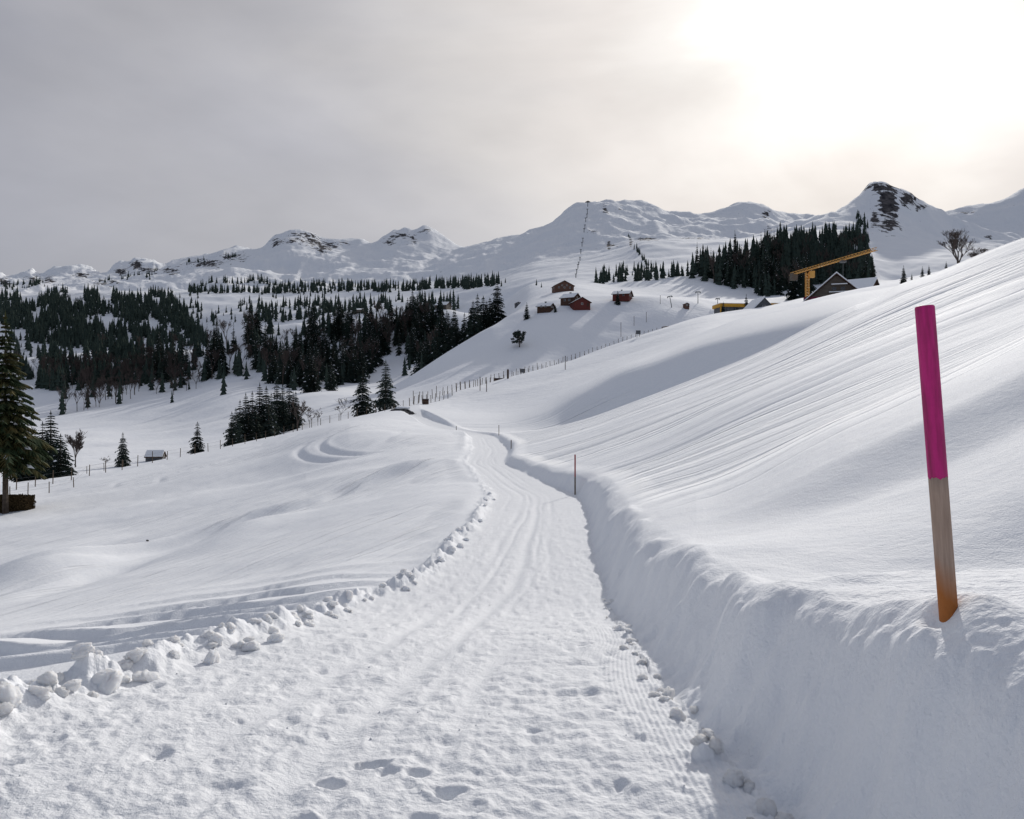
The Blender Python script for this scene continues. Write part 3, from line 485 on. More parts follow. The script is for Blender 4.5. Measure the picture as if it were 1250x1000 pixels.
# ------------------------------------------------------------------ trees
def spruce_meshes(seed, h, R, whorls, nb, twigs, base=.06, snow=0, irregular=.25, droop=.35, m='needle', wid=1.0, expo=.85):
    r = random.Random(seed); c = MB(); s = MB(); t = MB()
    t.bar((0, 0, -.6), (0, 0, h*.55), h*.014+.03, h*.007+.02, 6); t.bar((0, 0, h*.55), (0, 0, h*.985), h*.007+.02, .01, 5)
    for i in range(whorls):
        f = (i+r.uniform(-.3, .3))/whorls; f = max(0, f); z = h*(base+(1-base)*f); rad = R*((1-f)**expo)*r.uniform(1-irregular, 1+irregular*.4)+.10*R*(1-f)+.04
        n = max(4, int(nb*(1-.45*f)))
        a0 = r.random()*6.28
        for j in range(n):
            a = a0+6.283*j/n+r.uniform(-.25, .25); L = rad*r.uniform(.62, 1.12)
            if r.random() < .06*irregular*4: L *= .4
            d = Vector((math.cos(a), math.sin(a), 0)); w = Vector((-d.y, d.x, 0)); up = .28*(f-.25)
            def P(q, side=0, dz=0): return d*(L*q)+w*side+Vector((0, 0, z+L*(up*q-droop*q*q)+dz))
            wd = L*(.26 if twigs else .30)*wid+.05
            if not twigs:
                k = len(c.v); hang = wd*.55
                c.v += [tuple(P(.03, 0, .03)), tuple(P(.45, wd, -hang*1.0)), tuple(P(.5, 0, wd*.15)), tuple(P(.45, -wd, -hang*1.0)), tuple(P(1, 0, -.02)), tuple(P(.25, 0, -hang*1.5))]
                c.f += [(k, k+1, k+2), (k, k+2, k+3), (k+1, k+4, k+2), (k+2, k+4, k+3), (k, k+5, k+4)]
                if snow and r.random() < snow:
                    k = len(s.v); e = .06+.01*L
                    s.v += [tuple(P(.35, 0, wd*.15+e)), tuple(P(.6, wd*.45, -hang*.35+e)), tuple(P(.92, 0, e)), tuple(P(.6, -wd*.45, -hang*.35+e)), tuple(P(.62, 0, -.03))]
                    s.f += [(k, k+1, k+2), (k, k+2, k+3), (k, k+4, k+1), (k+3, k+2, k+4)]
            else:
                for q in range(twigs):
                    g = (q+.5)/twigs; tw = (wd*1.25)*(1-.65*g)*r.uniform(.6, 1.25)*(1 if g > .15 else .6)
                    for sg in (-1, 1):
                        k = len(c.v); b0 = P(g-.04); b1 = P(g+.07); fw = .5*tw
                        tip = P(min(1.05, g+.1+.3*tw/L), sg*tw, -tw*r.uniform(.25, .75)); mid = P(g+.02, sg*tw*.5, -tw*.55-.06)
                        c.v += [tuple(b0), tuple(b1), tuple(tip), tuple(mid)]; c.f += [(k, k+1, k+2), (k, k+2, k+3)]
                    if r.random() < .6:
                        k = len(c.v); b0 = P(g); b1 = P(g+.09); c.v += [tuple(b0), tuple(b1), tuple(P(g+.06, r.uniform(-.05, .05), -tw*r.uniform(.5, 1.1)))]; c.f.append((k, k+1, k+2))
                    if snow and r.random() < snow:
                        k = len(s.v); q0 = tw*.5
                        s.v += [tuple(P(g-.05, 0, .05)), tuple(P(g+.03, q0, -q0*.1)), tuple(P(g+.16, 0, .04)), tuple(P(g+.03, -q0, -q0*.1)), tuple(P(g+.05, 0, .10))]
                        s.f += [(k, k+1, k+4), (k+1, k+2, k+4), (k+2, k+3, k+4), (k+3, k, k+4)]
    c.bar((0, 0, h*.95), (0, 0, h*1.02), .05*R, .01, 4)
    out = {'trunk': t.mesh('trunk', M['bark']), 'crown': c.mesh('crown', M[m])}
    if snow and s.f: out['branch_snow'] = s.mesh('branch_snow', M['snowcap'])
    return out
def bare_meshes(seed, h, spread, depth=5, rr=.02, thin=.035):
    r = random.Random(seed); t = MB(); c = MB()
    def grow(p, d, L, rad, lev):
        q = p+d*L; (t if lev == 0 else c).bar(p, q, rad, rad*.7, 5 if lev < 2 else 3, cap=lev < 2)
        if lev >= depth: return
        n = (4 if lev < 3 else 2+(lev < 5)) if depth > 5 else (3 if lev < depth-1 else 4)
        for i in range(n):
            ax = Vector((r.uniform(-1, 1), r.uniform(-1, 1), r.uniform(-.3, .4))).normalized()
            nd = (d*(1.0 if lev else 1.2)+ax*spread*r.uniform(.6, 1.3)+Vector((0, 0, .22))).normalized()
            grow(p+d*L*r.uniform(.55, 1), nd, L*r.uniform(.5, .8), max(thin*.5, rad*.55), lev+1)
    grow(Vector((0, 0, -.4)), Vector((r.uniform(-.05, .05), r.uniform(-.05, .05), 1)).normalized(), h*.36, h*rr, 0)
    top = max(v[2] for v in c.v); k = h/top
    for b in (t, c): b.v = [(x*k, y*k, z*k) for x, y, z in b.v]
    return {'trunk': t.mesh('trunk', M['bark']), 'crown': c.mesh('crown', M['twig'])}
def plant_tree(name, meshes, loc, sc, rz, label, cat, group=None, sxy=1.0):
    o = empty(name, loc, label, cat, group, rz); o.scale = (sc*sxy, sc*sxy, sc)
    for k, me in meshes.items():
        q = obj(k, me, o)
        if k == 'branch_snow': q['kind'] = 'stuff'
    return o
LOWS = [spruce_meshes(20+i, 10, [1.75, 1.5, 2.0, 1.6, 1.3][i % 5], 20, 8, 0, base=.02, irregular=.5, wid=1.25, droop=.5) for i in range(7)]
MIDS = [spruce_meshes(40+i, 10, [2.2, 2.0, 2.5, 1.9][i], 30, 11, 4, base=.03, snow=.05, irregular=.5, wid=1.6, droop=.5, expo=.68) for i in range(4)]
BARH = [bare_meshes(160, 10, .45, 7, .018, .09), bare_meshes(171, 10, .55, 7, .022, .035)]
BARE = [bare_meshes(60+i, 10, .55, 5, .016, .06) for i in range(4)]
# forest footprints read off the photograph: (polygon, tries, cover noise scale, threshold, tree height m, share of bare trees)
def inside(poly, x, y):
    c = np.zeros(len(x), bool); n = len(poly)
    for i in range(n):
        x1, y1 = poly[i]; x2, y2 = poly[(i+1) % n]
        m = ((y1 > y) != (y2 > y)) & (x < (x2-x1)*(y-y1)/((y2-y1) if y2 != y1 else 1e-9)+x1); c ^= m
    return c
FOREST = [
 ([(0, 362), (60, 358), (170, 356), (205, 360), (230, 385), (255, 424), (190, 425), (150, 440), (60, 420), (0, 410)], 2100, 16, -.20, (15, 25), 0),
 ([(0, 405), (150, 425), (185, 430), (200, 470), (70, 480), (0, 480)], 640, 14, -.06, (15, 26), .15),
 ([(65, 452), (250, 450), (245, 478), (180, 486), (120, 500), (75, 508)], 230, 30, -.5, (15, 22), .75),
 ([(205, 360), (440, 358), (440, 384), (300, 394), (262, 412), (240, 395)], 150, 20, -.1, (12, 19), 0),
 ([(300, 378), (440, 368), (560, 365), (560, 380), (430, 388), (300, 398)], 240, 20, -.35, (16, 25), 0),
 ([(230, 356), (345, 355), (450, 353), (450, 357), (345, 359), (230, 359)], 330, 60, -.9, (17, 24), 0),
 ([(450, 354), (610, 344), (610, 350), (450, 359)], 260, 60, -.9, (18, 26), 0),
 ([(190, 432), (285, 425), (300, 410), (350, 404), (430, 400), (540, 395), (545, 425), (500, 455), (470, 440), (430, 475), (385, 482), (330, 470), (280, 460), (235, 470), (190, 475)], 430, 22, -.14, (20, 36), .14),
 ([(290, 420), (345, 410), (420, 405), (440, 430), (380, 440), (300, 450)], 60, 30, -.6, (12, 18), .95),
 ([(480, 392), (545, 390), (545, 425), (480, 430)], 60, 30, -.6, (12, 20), .8),
 ([(722, 349), (800, 346), (830, 341), (850, 336), (830, 328), (770, 330), (735, 338)], 130, 14, -.25, (11, 18), 0),
 ([(835, 340), (880, 352), (925, 362), (985, 368), (985, 300), (935, 305), (880, 320), (850, 328)], 330, 16, -.30, (15, 31), .05),
 ([(925, 302), (1000, 293), (1045, 295), (1060, 312), (1066, 352), (1030, 350), (1005, 352), (970, 350)], 620, 12, -.22, (14, 25), .05),
 ([(1046, 266), (1058, 272), (1063, 308), (1046, 300)], 45, 16, -.6, (18, 26), 0),
 ([(1000, 330), (1065, 330), (1070, 350), (1000, 352)], 45, 16, -.3, (17, 25), .15),
 ([(225, 324), (290, 312), (290, 322), (225, 330)], 45, 12, .0, (16, 24), 0),
 ([(120, 345), (200, 333), (200, 345), (120, 352)], 60, 12, -.1, (16, 24), 0),
 ([(0, 350), (60, 350), (60, 358), (0, 360)], 50, 12, -.2, (16, 24), 0),
]
cand = []
for fi, (poly, n, sc, thr, (h0, h1), bare) in enumerate(FOREST):
    xs, ys = zip(*poly); gx = rng.uniform(min(xs), max(xs), n*2); gy = rng.uniform(min(ys), max(ys), n*2)
    ok = inside(poly, gx, gy) & (fbm(gx/sc, gy/sc*1.6, 3, 400+fi) > thr); gx = gx[ok][:n]; gy = gy[ok][:n]
    d = hit(gx, gy, 460)
    for a, b, q in zip(gx, gy, d):
        if q == q: cand.append((a, q, random.uniform(h0, h1)*(1 if random.random() < .7 else random.uniform(.45, .9)), random.random() < bare))
# the belt of trees that stands just behind the knoll, and single ones (photo column, distance, height, bare)
for i in range(62):
    px = random.uniform(512, 600); cr = float(np.interp(px, [490, 520, 560, 600], [467, 448, 424, 400])); d = random.uniform(450, 560)
    cand.append((px, d, random.uniform(17, 26), random.random() < .12))
for px, d, h in ((607, 470, 27), (603, 500, 22), (590, 490, 28), (583, 480, 30), (574, 500, 28), (567, 480, 24), (556, 470, 26), (548, 470, 22), (540, 460, 24), (531, 470, 22), (525, 455, 19), (519, 470, 19), (515, 450, 12)): cand.append((px, d, h, False))
for px, py, h in ((494, 458, 17), (500, 452, 12), (273, 482, 20), (210, 492, 11), (617, 345, 10), (612, 350, 12), (655, 349, 7), (661, 351, 5)):
    cand.append((px, float(hit([px], [py], 300)[0]), h, False))
for i in range(26):
    t_q = random.random(); px = 767+24*t_q+random.uniform(-1.5, 1.5); cand.append((px, float(hit([px], [294+31*t_q+random.uniform(-1, 1)], 900)[0]), random.uniform(7, 13), False))
cand = [c for c in cand if c[1] == c[1]]
sp = sorted([c for c in cand if not c[3]], key=lambda c: -c[2]/c[1]); ba = sorted([c for c in cand if c[3]], key=lambda c: -c[2]/c[1])
print('spruces', len(sp), 'bare', len(ba))
def zof(cs): a = np.array([(c[0]-CX)/F*c[1] for c in cs]); b = np.array([c[1] for c in cs]); return a, b, ground(a, b)
ax, ay, az = zof(sp)
NI = 252
for i in range(min(NI, len(sp))):
    px, d, h, _ = sp[i]; me = MIDS[i % 4] if h/d > .037 else LOWS[i % 7]
    if px < 270: L = 'dark spruce in the forest on the left valley side'
    elif px < 500: L = 'dark spruce in the woods below the middle bench'
    elif px < 615: L = 'dark spruce in the belt behind the rounded snow knoll'
    elif px < 835: L = 'dark spruce in the small wood under the main mountain'
    else: L = 'dark spruce in the steep forest behind the crane'
    plant_tree('spruce_tree', me, (ax[i], ay[i], az[i]-.4), h/10, random.uniform(0, 6), L, 'tree', L.replace('dark spruce', 'dark spruces'), random.uniform(.95, 1.35))
# the many far ones as one joined forest
fv = []; ff = []; nv = 0
def tiny(seed):
    r = random.Random(seed); v = []; f = []; n = 7
    for t in range(6):
        z0 = .04+.155*t; R = .165*(1-t/6.3)*r.uniform(.8, 1.15); k = len(v)
        for i in range(n): a = 6.283*i/n+t*.5; q = R*r.uniform(.55, 1.25); v.append((math.cos(a)*q, math.sin(a)*q, z0-r.uniform(0, .05)))
        v.append((0, 0, min(1.0, z0+.25)))
        for i in range(n): f.append((k+i, k+(i+1) % n, k+n))
    return np.array(v), np.array(f)
TY = [tiny(s) for s in range(6)]
for i in range(NI, len(sp)):
    v, f = TY[i % 6]; h = sp[i][2]; a = random.uniform(0, 6); c, s_ = math.cos(a), math.sin(a); w = h*random.uniform(.9, 1.25)
    vv = np.stack([(v[:, 0]*c-v[:, 1]*s_)*w+ax[i], (v[:, 0]*s_+v[:, 1]*c)*w+ay[i], v[:, 2]*h+az[i]-.5], -1); fv.append(vv); ff.append(f+nv); nv += len(v)
if fv:
    me = bpy.data.meshes.new('distant_forest'); me.from_pydata(np.concatenate(fv).tolist(), [], np.concatenate(ff).tolist()); me.materials.append(M['needle'])
    tag(obj('distant_forest', me), 'dense dark spruce forest covering the far slopes under the mountains', 'forest', kind='stuff')
bx_, by_, bz_ = zof(ba)
for i, c in enumerate(ba[:290]):
    L = 'bare brown deciduous tree at the foot of the left forest' if c[0] < 270 else ('bare brown deciduous tree among the woods of the middle bench' if c[0] < 620 else 'bare brown deciduous tree in the forest behind the crane')
    plant_tree('bare_tree', BARE[i % 4], (bx_[i], by_[i], bz_[i]), c[2]/10, random.uniform(0, 6), L, 'tree', L.replace('bare brown deciduous tree', 'bare trees'), .8)

# nearer single trees
def near_tree(px, py, h_px, meshes, label, dmin=60, d=None, sxy=1.0, group=None, name='spruce_tree', cat='tree', rz=None):
    x, y, z = spot(px, d) if d else pspot(px, py, dmin)
    top = -( (py-h_px) - CY)/F*y; H = max(1, top-z)
    return plant_tree(name, meshes, (x, y, z), H/10, random.uniform(0, 6) if rz is None else rz, label, cat, group, sxy)
near_tree(150, 570, 42, MIDS[2], 'lone snow-dusted spruce in the valley just left of the small hut', 190, sxy=1.05)
near_tree(241, 551, 36, MIDS[0], 'lone snow-dusted spruce behind the wire fence right of the small hut', 190, d=215, sxy=1.25)
near_tree(443, 503, 56, MIDS[1], 'left spruce of the snow-dusted pair behind the fence crest', d=185, sxy=1.3)
near_tree(471, 498, 58, MIDS[3], 'right spruce of the snow-dusted pair behind the fence crest', d=180, sxy=1.45)
gl = 'dark spruce in the clump behind the left wire fence'
ORD = ['first', 'second', 'third', 'fourth', 'fifth', 'sixth', 'seventh', 'eighth', 'ninth', 'tenth', 'eleventh', 'twelfth', 'thirteenth', 'fourteenth', 'fifteenth', 'sixteenth']
for q_, (px, top, d, k) in enumerate(sorted(((283, 503, 210, 0), (293, 488, 235, 1), (300, 480, 250, 3), (308, 478, 250, 1), (317, 468, 262, 3), (325, 472, 262, 2), (331, 480, 250, 1), (338, 462, 270, 0), (345, 470, 270, 3), (353, 468, 280, 1), (361, 478, 280, 2), (288, 498, 225, 2), (303, 490, 235, 0), (358, 474, 268, 5), (328, 488, 240, 4), (313, 492, 240, 6)))):
    near_tree(px, 540, 540-top, (MIDS+LOWS)[k], ORD[q_]+' from the left in the spruce clump behind the left wire fence', d=d, sxy=1.15 if k < 4 else 1.4, group='spruces in the clump behind the left wire fence')
for q_, (px, top, d, k) in enumerate(((28, 528, 150, 3), (38, 512, 150, 0), (52, 515, 155, 1), (62, 502, 160, 3), (74, 530, 150, 2))):
    near_tree(px, 580, 580-top, MIDS[k], ORD[q_]+' from the left of the spruces behind the tall left edge tree', d=d, sxy=1.5, group='spruces in the group behind the tall left edge tree')
near_tree(643, 384, 15, MIDS[1], 'small spruce left of the low dark red farmhouse on the knoll', d=425, sxy=1.1)
near_tree(883, 392, 24, MIDS[3], 'slim spruce standing before the left end of the yellow building', d=372, sxy=.9)
near_tree(911, 388, 29, MIDS[1], 'taller spruce standing before the right end of the yellow building', d=368, sxy=1.0)
near_tree(92, 566, 43, BARH[0], 'round bare brown tree beside the dark group on the valley floor', d=215, sxy=1.1, name='bare_tree')
near_tree(363, 520, 32, BARE[1], 'bare grey tree at the right end of the spruce clump', d=210, name='bare_tree')
near_tree(1170, 322, 44, BARH[1], 'tall bare deciduous tree on the right skyline crest', d=106, sxy=1.3, name='bare_tree')
near_tree(1197, 318, 16, BARH[1], 'small round bare tree right of the tall bare skyline tree', d=108, sxy=1.7, name='bare_tree')
for px, tp, l in ((1103, 324, 'first'), (1126, 325, 'third'), (1134, 324, 'fourth'), (1155, 319, 'fifth'), (1113, 334, 'second')):
    near_tree(px, 345, 345-tp, MIDS[1], f'{l} from the left of the small spruces poking over the right skyline crest', d=150, sxy=1.0, group='small spruces behind the right skyline crest')
# round pine on the knoll slope
def pine():
    r = random.Random(5); c = MB(); t = MB(); s = MB(); t.bar((0, 0, -.5), (.2, 0, 5), .32, .2, 7); t.bar((.2, 0, 5), (0, .1, 9), .2, .06, 6)
    for i in range(26):
        a = r.uniform(0, 6.28); z = r.uniform(2.6, 9.3); R = 3.9*math.sqrt(max(.05, 1-((z-5.2)/4.8)**2))*r.uniform(.5, 1)
        cx, cy = math.cos(a)*R, math.sin(a)*R; t.bar((0, 0, z-1), (cx, cy, z), .09, .04, 4)
        for k in range(110):
            d = Vector((r.gauss(0, 1), r.gauss(0, 1), r.gauss(0, .6))); d.normalize(); p = Vector((cx, cy, z))+d*r.uniform(.2, 1.15); u = Vector((r.uniform(-1, 1), r.uniform(-1, 1), r.uniform(-1, 1))).normalized()*.38; w = u.cross(d).normalized()*.3
            c.quad(p-u, p+w, p+u)
        if r.random() < .5: s.quad((cx-.5, cy-.4, z+.75), (cx+.5, cy-.4, z+.75), (cx+.4, cy+.5, z+.8), (cx-.4, cy+.4, z+.8))
    return {'trunk': t.mesh('trunk', M['bark']), 'crown': c.mesh('crown', M['needle'])}
near_tree(634, 423, 20, pine(), 'round lone pine on the open slope of the knoll', dmin=240, sxy=1.15, name='pine_tree')
# bushes
bush = [bare_meshes(80+i, 10, 1.1, 4, .006, .07) for i in range(2)]
for px, py, hp, d, k, l in ((378, 516, 20, 178, 0, 'left'), (388, 514, 17, 182, 1, 'middle'), (416, 507, 22, 185, 0, 'right')):
    near_tree(px, py, hp, bush[k], f'{l} one of the bare frosted bushes left of the spruce pair', d=d, sxy=1.2, name='bare_bush', cat='bush')
near_tree(129, 562, 6, bush[1], 'low bare bush between the bare tree and the lone valley spruce', d=210, sxy=2.2, name='bare_bush', cat='bush')
# big spruce at the left edge of the picture
TD = float(hit([8], [627], 45)[0]); print('tree distance', TD); xb, yb, zb0 = spot(8, TD)
big = spruce_meshes(99, 10, 2.15, 34, 15, 11, base=.27, snow=.035, irregular=.28, droop=.32, m='needle_near', wid=.8)
Hb = (-(383-CY)/F*TD-zb0)
plant_tree('spruce_tree', big, (xb-.1, yb, zb0), Hb/10, .6, 'tall spruce with bare lower trunk at the left edge beside the hedge', 'tree', sxy=.92)
# clipped brown hedge
def hedge():
    r = random.Random(3); x, y, z = spot(9, TD+1.5); o = empty('hedge', (x, y, z), 'clipped brown hedge block under the tall spruce at the left edge', 'hedge')
    o.scale = (TD/60, 1, TD/60); c = MB()
    for i in range(4200):
        f = r.random(); a = (r.uniform(-1.75, 1.75), r.uniform(-.6, .6), r.uniform(-.1, 1.15))
        if r.random() < .8:
            s = r.choice('xyzz'); a = (math.copysign(1.72, a[0]) if s == 'x' else a[0], math.copysign(.6, -1 if r.random() < .8 else 1) if s == 'y' else a[1], 1.15 if s == 'z' else a[2])
        p = Vector(a)+Vector((r.gauss(0, .04), r.gauss(0, .04), r.gauss(0, .05))); u = Vector((r.uniform(-1, 1), r.uniform(-1, 1), r.uniform(-1, 1))).normalized()*.09; w = u.orthogonal().normalized()*.07; c.quad(p-u, p-w, p+u, p+w)
    c.box((0, 0, .5), (3.2, 1.0, 1.1)); c.build('foliage', M['hedge'], o)
    t = MB()
    for k in range(5): t.bar((-1.4+k*.7, 0, -.4), (-1.4+k*.7, 0, .3), .05)
    t.build('stem', M['bark'], o)
hedge()

# ------------------------------------------------------------------ magenta snow stake in the foreground
PX0 = (1158-CX)/F*3.0; PZ0 = float(ground(PX0, 3.0)[0])
def stake():
    o = empty('marker_pole', (PX0, 3.0, PZ0), 'big magenta topped wooden snow pole standing on the near right bank', 'pole', 'snow poles beside the path')
    base = Vector((0, 0, 0)); top = Vector(((1128.5-CX)/F*2.97-PX0, -.03, -(373-CY)/F*2.97-PZ0)); L = top.length
    o.rotation_euler = Vector((0, 0, 1)).rotation_difference(top.normalized()).to_euler()
    def lathe(name, prof, m, n=28):
        b = MB()
        for rr_, z in prof:
            for i in range(n):
                a = 6.2832*i/n; z_ = z; q = rr_*(1+.012*math.sin(3*a+z*2)); z_ += (.0035*math.sin(a*5+1)+.003*math.sin(a*11)) if (name == 'stake_paint' and z < zs+.001) else 0; b.v.append((math.cos(a)*q, math.sin(a)*q, z_))
        for k in range(len(prof)-1):
            for i in range(n): j = (i+1) % n; b.f.append((k*n+i, k*n+j, (k+1)*n+j, (k+1)*n+i))
        b.f.append(tuple(range((len(prof)-1)*n, len(prof)*n))); return b.build(name, m, o, True)
    zs = L*.445; R = .0325
    w = lathe('stake_wood', [(R, -.35)]+[(R, zs*k/8) for k in range(8)]+[(R, zs+.012)], M['pole_wood'])
    t = lathe('stake_paint', [(R+.0006, zs-.001)]+[(R+.0006-.0000*k, zs+(L-zs-.008)*k/10) for k in range(11)]+[(R-.001, L-.004), (R-.004, L-.0012), (R-.008, L), (.001, L)], M['pink'])
    w['label'] = 'bare weathered wood with soaked orange foot'; t['label'] = 'magenta painted upper half'
stake()
for px, py, tp, d, c, l in ((702, 588, 555, 30, 'red', 'thin red and brown snow pole beside the path bend, second nearest'), (624, 551, 537, 62, 'wood', 'thin wooden snow pole on the bank right of the far path bend'),
                         (609, 529, 519, 96, 'wood', 'thin wooden snow pole at the crest above the far path'), (557, 528, 520, 110, 'wood', 'thin wooden snow pole where the path dips away left')):
    x, y, z = spot(px, d); H = -(tp-CY)/F*y-z
    o = empty('marker_pole', (x, y, z), l, 'pole', 'snow poles beside the path'); b = MB(); b.bar((0, 0, -.3), (0, 0, H*.45), .022+.00015*d, n=8); b.build('stake_wood', M['wood'], o)
    b = MB(); b.bar((0, 0, H*.45), (0, 0, H), .022+.00015*d, n=8); b.build('stake_paint', M[c], o)

# ------------------------------------------------------------------ fences
def fence(name, pts, label, hgt, rad, wires=2, lean=.04, m='wood', off=0, cat='fence', rail=None):
    P = [spot(px, d) for px, d in pts]; o = empty(name, P[0], label, cat); r = random.Random(len(P)); pm = MB(); pm.bar((0, 0, -.5), (0, 0, 1), 1, .9, 6); me = pm.mesh('post', M[m]); tops = []
    for p in P:
        q = obj('post', me, o); h = hgt*r.uniform(.8, 1.12); q.location = (p[0]-P[0][0], p[1]-P[0][1], p[2]-P[0][2]); q.scale = (rad, rad, h); q.rotation_euler = (r.uniform(-lean, lean), r.uniform(-lean, lean), 0); tops.append((Vector(q.location), h))
    for w in range(wires):
        b = MB(); f = .85-.35*w
        for (a, ha), (c, hc) in zip(tops[:-1], tops[1:]):
            b.bar(a+Vector((0, 0, hgt*f)), c+Vector((0, 0, hgt*f)), rail or .008, n=4, cap=False)
        b.build('rail' if rail else 'wire', M[m if rail else 'steel'], o)
    return o
def crestd(px): return float(np.interp(px, PX, DC))
lp = [20, 43, 64.5, 87, 109, 129, 149, 168, 186, 204, 220, 238, 254, 269, 284, 299]+[313+11.2*i for i in range(17)]
fence('wire_fence', [(p, crestd(p)*.985) for p in lp], 'long wire fence of thin wooden posts along the left crest', 1.55, .06)
fence('wire_fence', [(p, crestd(p)*.86) for p in (-10, 12, 34, 60, 90)]+[(p, crestd(p)*1.1) for p in (106, 127, 150)], 'short crooked row of posts behind the left edge spruce', 1.3, .05)
rp_ = [500+5.2*i for i in range(66)]
fence('pole_fence', [(p, crestd(p)*.99+random.uniform(-1, 1)) for p in rp_], 'front row of the posts that climb the middle crest to the yellow building', 2.1, .085, lean=.08)
fence('pole_fence', [(p+random.uniform(-1, 1), crestd(p)*1.075+random.uniform(-2, 2)) for p in [505+5.8*i for i in range(56)]], 'back row of the posts that climb the middle crest', 2.8, .085, lean=.08)
fence('wooden_railing', [(p, crestd(p)*.97) for p in [808+5*i for i in range(16)]], 'dark wooden railing on the crest left of the yellow building', 1.5, .14, wires=3, m='dark_wood', rail=.22)

# ------------------------------------------------------------------ buildings
def window(parent, x, y, z, w, h, rz=0, frame='pale_wall'):
    f = MB(); t = .09
    for c, s in (((0, 0, h/2), (w+.2, .1, t)), ((0, 0, -h/2), (w+.2, .1, t)), ((-w/2, 0, 0), (t, .1, h)), ((w/2, 0, 0), (t, .1, h)), ((0, 0, 0), (.05, .08, h))): f.box(c, s)
    o = f.build('window', M[frame], parent); o.location = (x, y, z); o.rotation_euler = (0, 0, rz)
    p = MB(); p.box((0, .03, 0), (w, .04, h)); p.build('pane', M['glass'], o); return o
def chalet(name, loc, w, l, hw, hr, rz, label, wall, roofm='dark_wood', snow=True, base=False, wins=3, snow_t=.14, cat='house', chim=True, gable_front=True, over=.7):
    o = empty(name, loc, label, cat, rz=rz); H = hw
    b = MB(); b.prism([(-w/2, -1.5), (w/2, -1.5), (w/2, H), (0, H+hr), (-w/2, H)], -l/2, l/2); b.build('wall', M[wall], o)
    if base: c = MB(); c.box((0, 0, 0), (w+.12, l+.12, 1.7)); c.build('base_wall', M['pale_wall'], o)
    r = MB(); t = .22; k = hr/(w/2); ow = w/2+over
    r.prism([(-ow, H-over*k), (0, H+hr), (ow, H-over*k), (ow, H-over*k+t), (0, H+hr+t), (-ow, H-over*k+t)], -l/2-over, l/2+over); ro = r.build('roof', M[roofm], o)
    if snow:
        s = MB(); s.prism([(-ow+.1, H-over*k+t+.02+.1*k), (0, H+hr+t+.02), (ow-.1, H-over*k+t+.02+.1*k), (ow-.15, H-over*k+t+snow_t), (0, H+hr+t+snow_t*1.1), (-ow+.15, H-over*k+t+snow_t)], -l/2-over+.15, l/2+over-.15); s.build('roof_snow', M['snowcap'], ro)
    if chim: c = MB(); c.box((w*.18, l*.1, H+hr*.6+.9), (.8, .8, 2)); c.box((w*.18, l*.1, H+hr*.6+1.98), (1, 1, .16)); c.build('chimney', M['slate'], ro)
    for i in range(wins):
        window(o, (i-(wins-1)/2)*w/(wins+.4), -l/2-.05, 1.9+.0*i, 1.0, 1.0)
    for i in range(wins-1): window(o, (i-(wins-2)/2)*w/(wins+1), -l/2-.05, H+.2, .9, .9)
    for i in range(2 if wins > 1 else 0): window(o, -w/2-.05, (i-.5)*l/3, 1.9, 1.0, 1.0, math.pi/2); window(o, w/2+.05, (i-.5)*l/3, 1.9, 1.0, 1.0, -math.pi/2)
    dr = MB(); dr.box((w*.36, -l/2-.05, 1.75-.2), (.9, .08, 1.9)); dr.build('door', M['dark_wood'], o)
    return o
def P_(px, d, dz=0): x, y, z = spot(px, d); return (x, y, z+dz)
chalet('farmhouse', P_(687, 560), 13, 11, 3.2, 3.2, .15, 'highest brown farmhouse alone on the slope under the lift line', 'brown_wood', wins=3)
chalet('farmhouse', P_(708, 436), 9, 8, 2.8, 2.4, .2, 'bright red gabled barn, right half of the pair on the knoll', 'red_wood', wins=1, chim=False)
chalet('farmhouse', P_(696.5, 446), 8, 8, 3.2, 2.4, 1.0, 'dark wooden farmhouse touching the bright red barn on its left', 'dark_wood', wins=2)
chalet('farmhouse', P_(666.5, 436), 8.5, 7, 1.9, 1.9, 1.2, 'low dark red farmhouse half sunk in the knoll beside a small tree', 'dark_wood', wins=2)
near_tree(678, 379, 7, MIDS[0], 'tiny spruce at the right gable of the low dark red farmhouse', d=430, sxy=1.3)
chalet('farmhouse', P_(760, 456), 11.5, 9, 2.5, 2.2, 1.25, 'long dark red farmhouse on the right shoulder of the knoll', 'red_wood', wins=3)
near_tree(754, 366, 11, MIDS[3], 'small tree against the left part of the long dark red farmhouse', d=445, sxy=1.3)
chalet('barn', P_(541, 880), 16, 13, 3.2, 4, 1.3, 'big old barn with snowy roof among the woods of the middle bench', 'grey_wood', wins=2, chim=False)
chalet('barn', P_(438, 1330), 22, 14, 2.5, 3.2, 1.5, 'far long low barn on the snowy bench left of centre', 'grey_wood', wins=2, chim=False)
chalet('hut', P_(190, 232, -.2), 4.2, 4.4, 1.3, 1.3, 1.75, 'tiny half-buried hut with snowy roof on the left valley floor', 'slate', wins=1, chim=False, base=False, snow_t=.35, cat='hut', over=.3)
chalet('hut', P_(837.5, 452), 2.6, 2.6, 2.3, .6, .2, 'small square lift cabin on the slope between the two lift masts', 'brown_wood', wins=1, chim=False, base=False, cat='hut', over=.2)
chalet('shed', P_(632, 620), 4, 4, 1.6, 1.0, .2, 'tiny snow-covered shed left of the highest brown farmhouse', 'slate', wins=1, chim=False, base=False, cat='shed', over=.3)

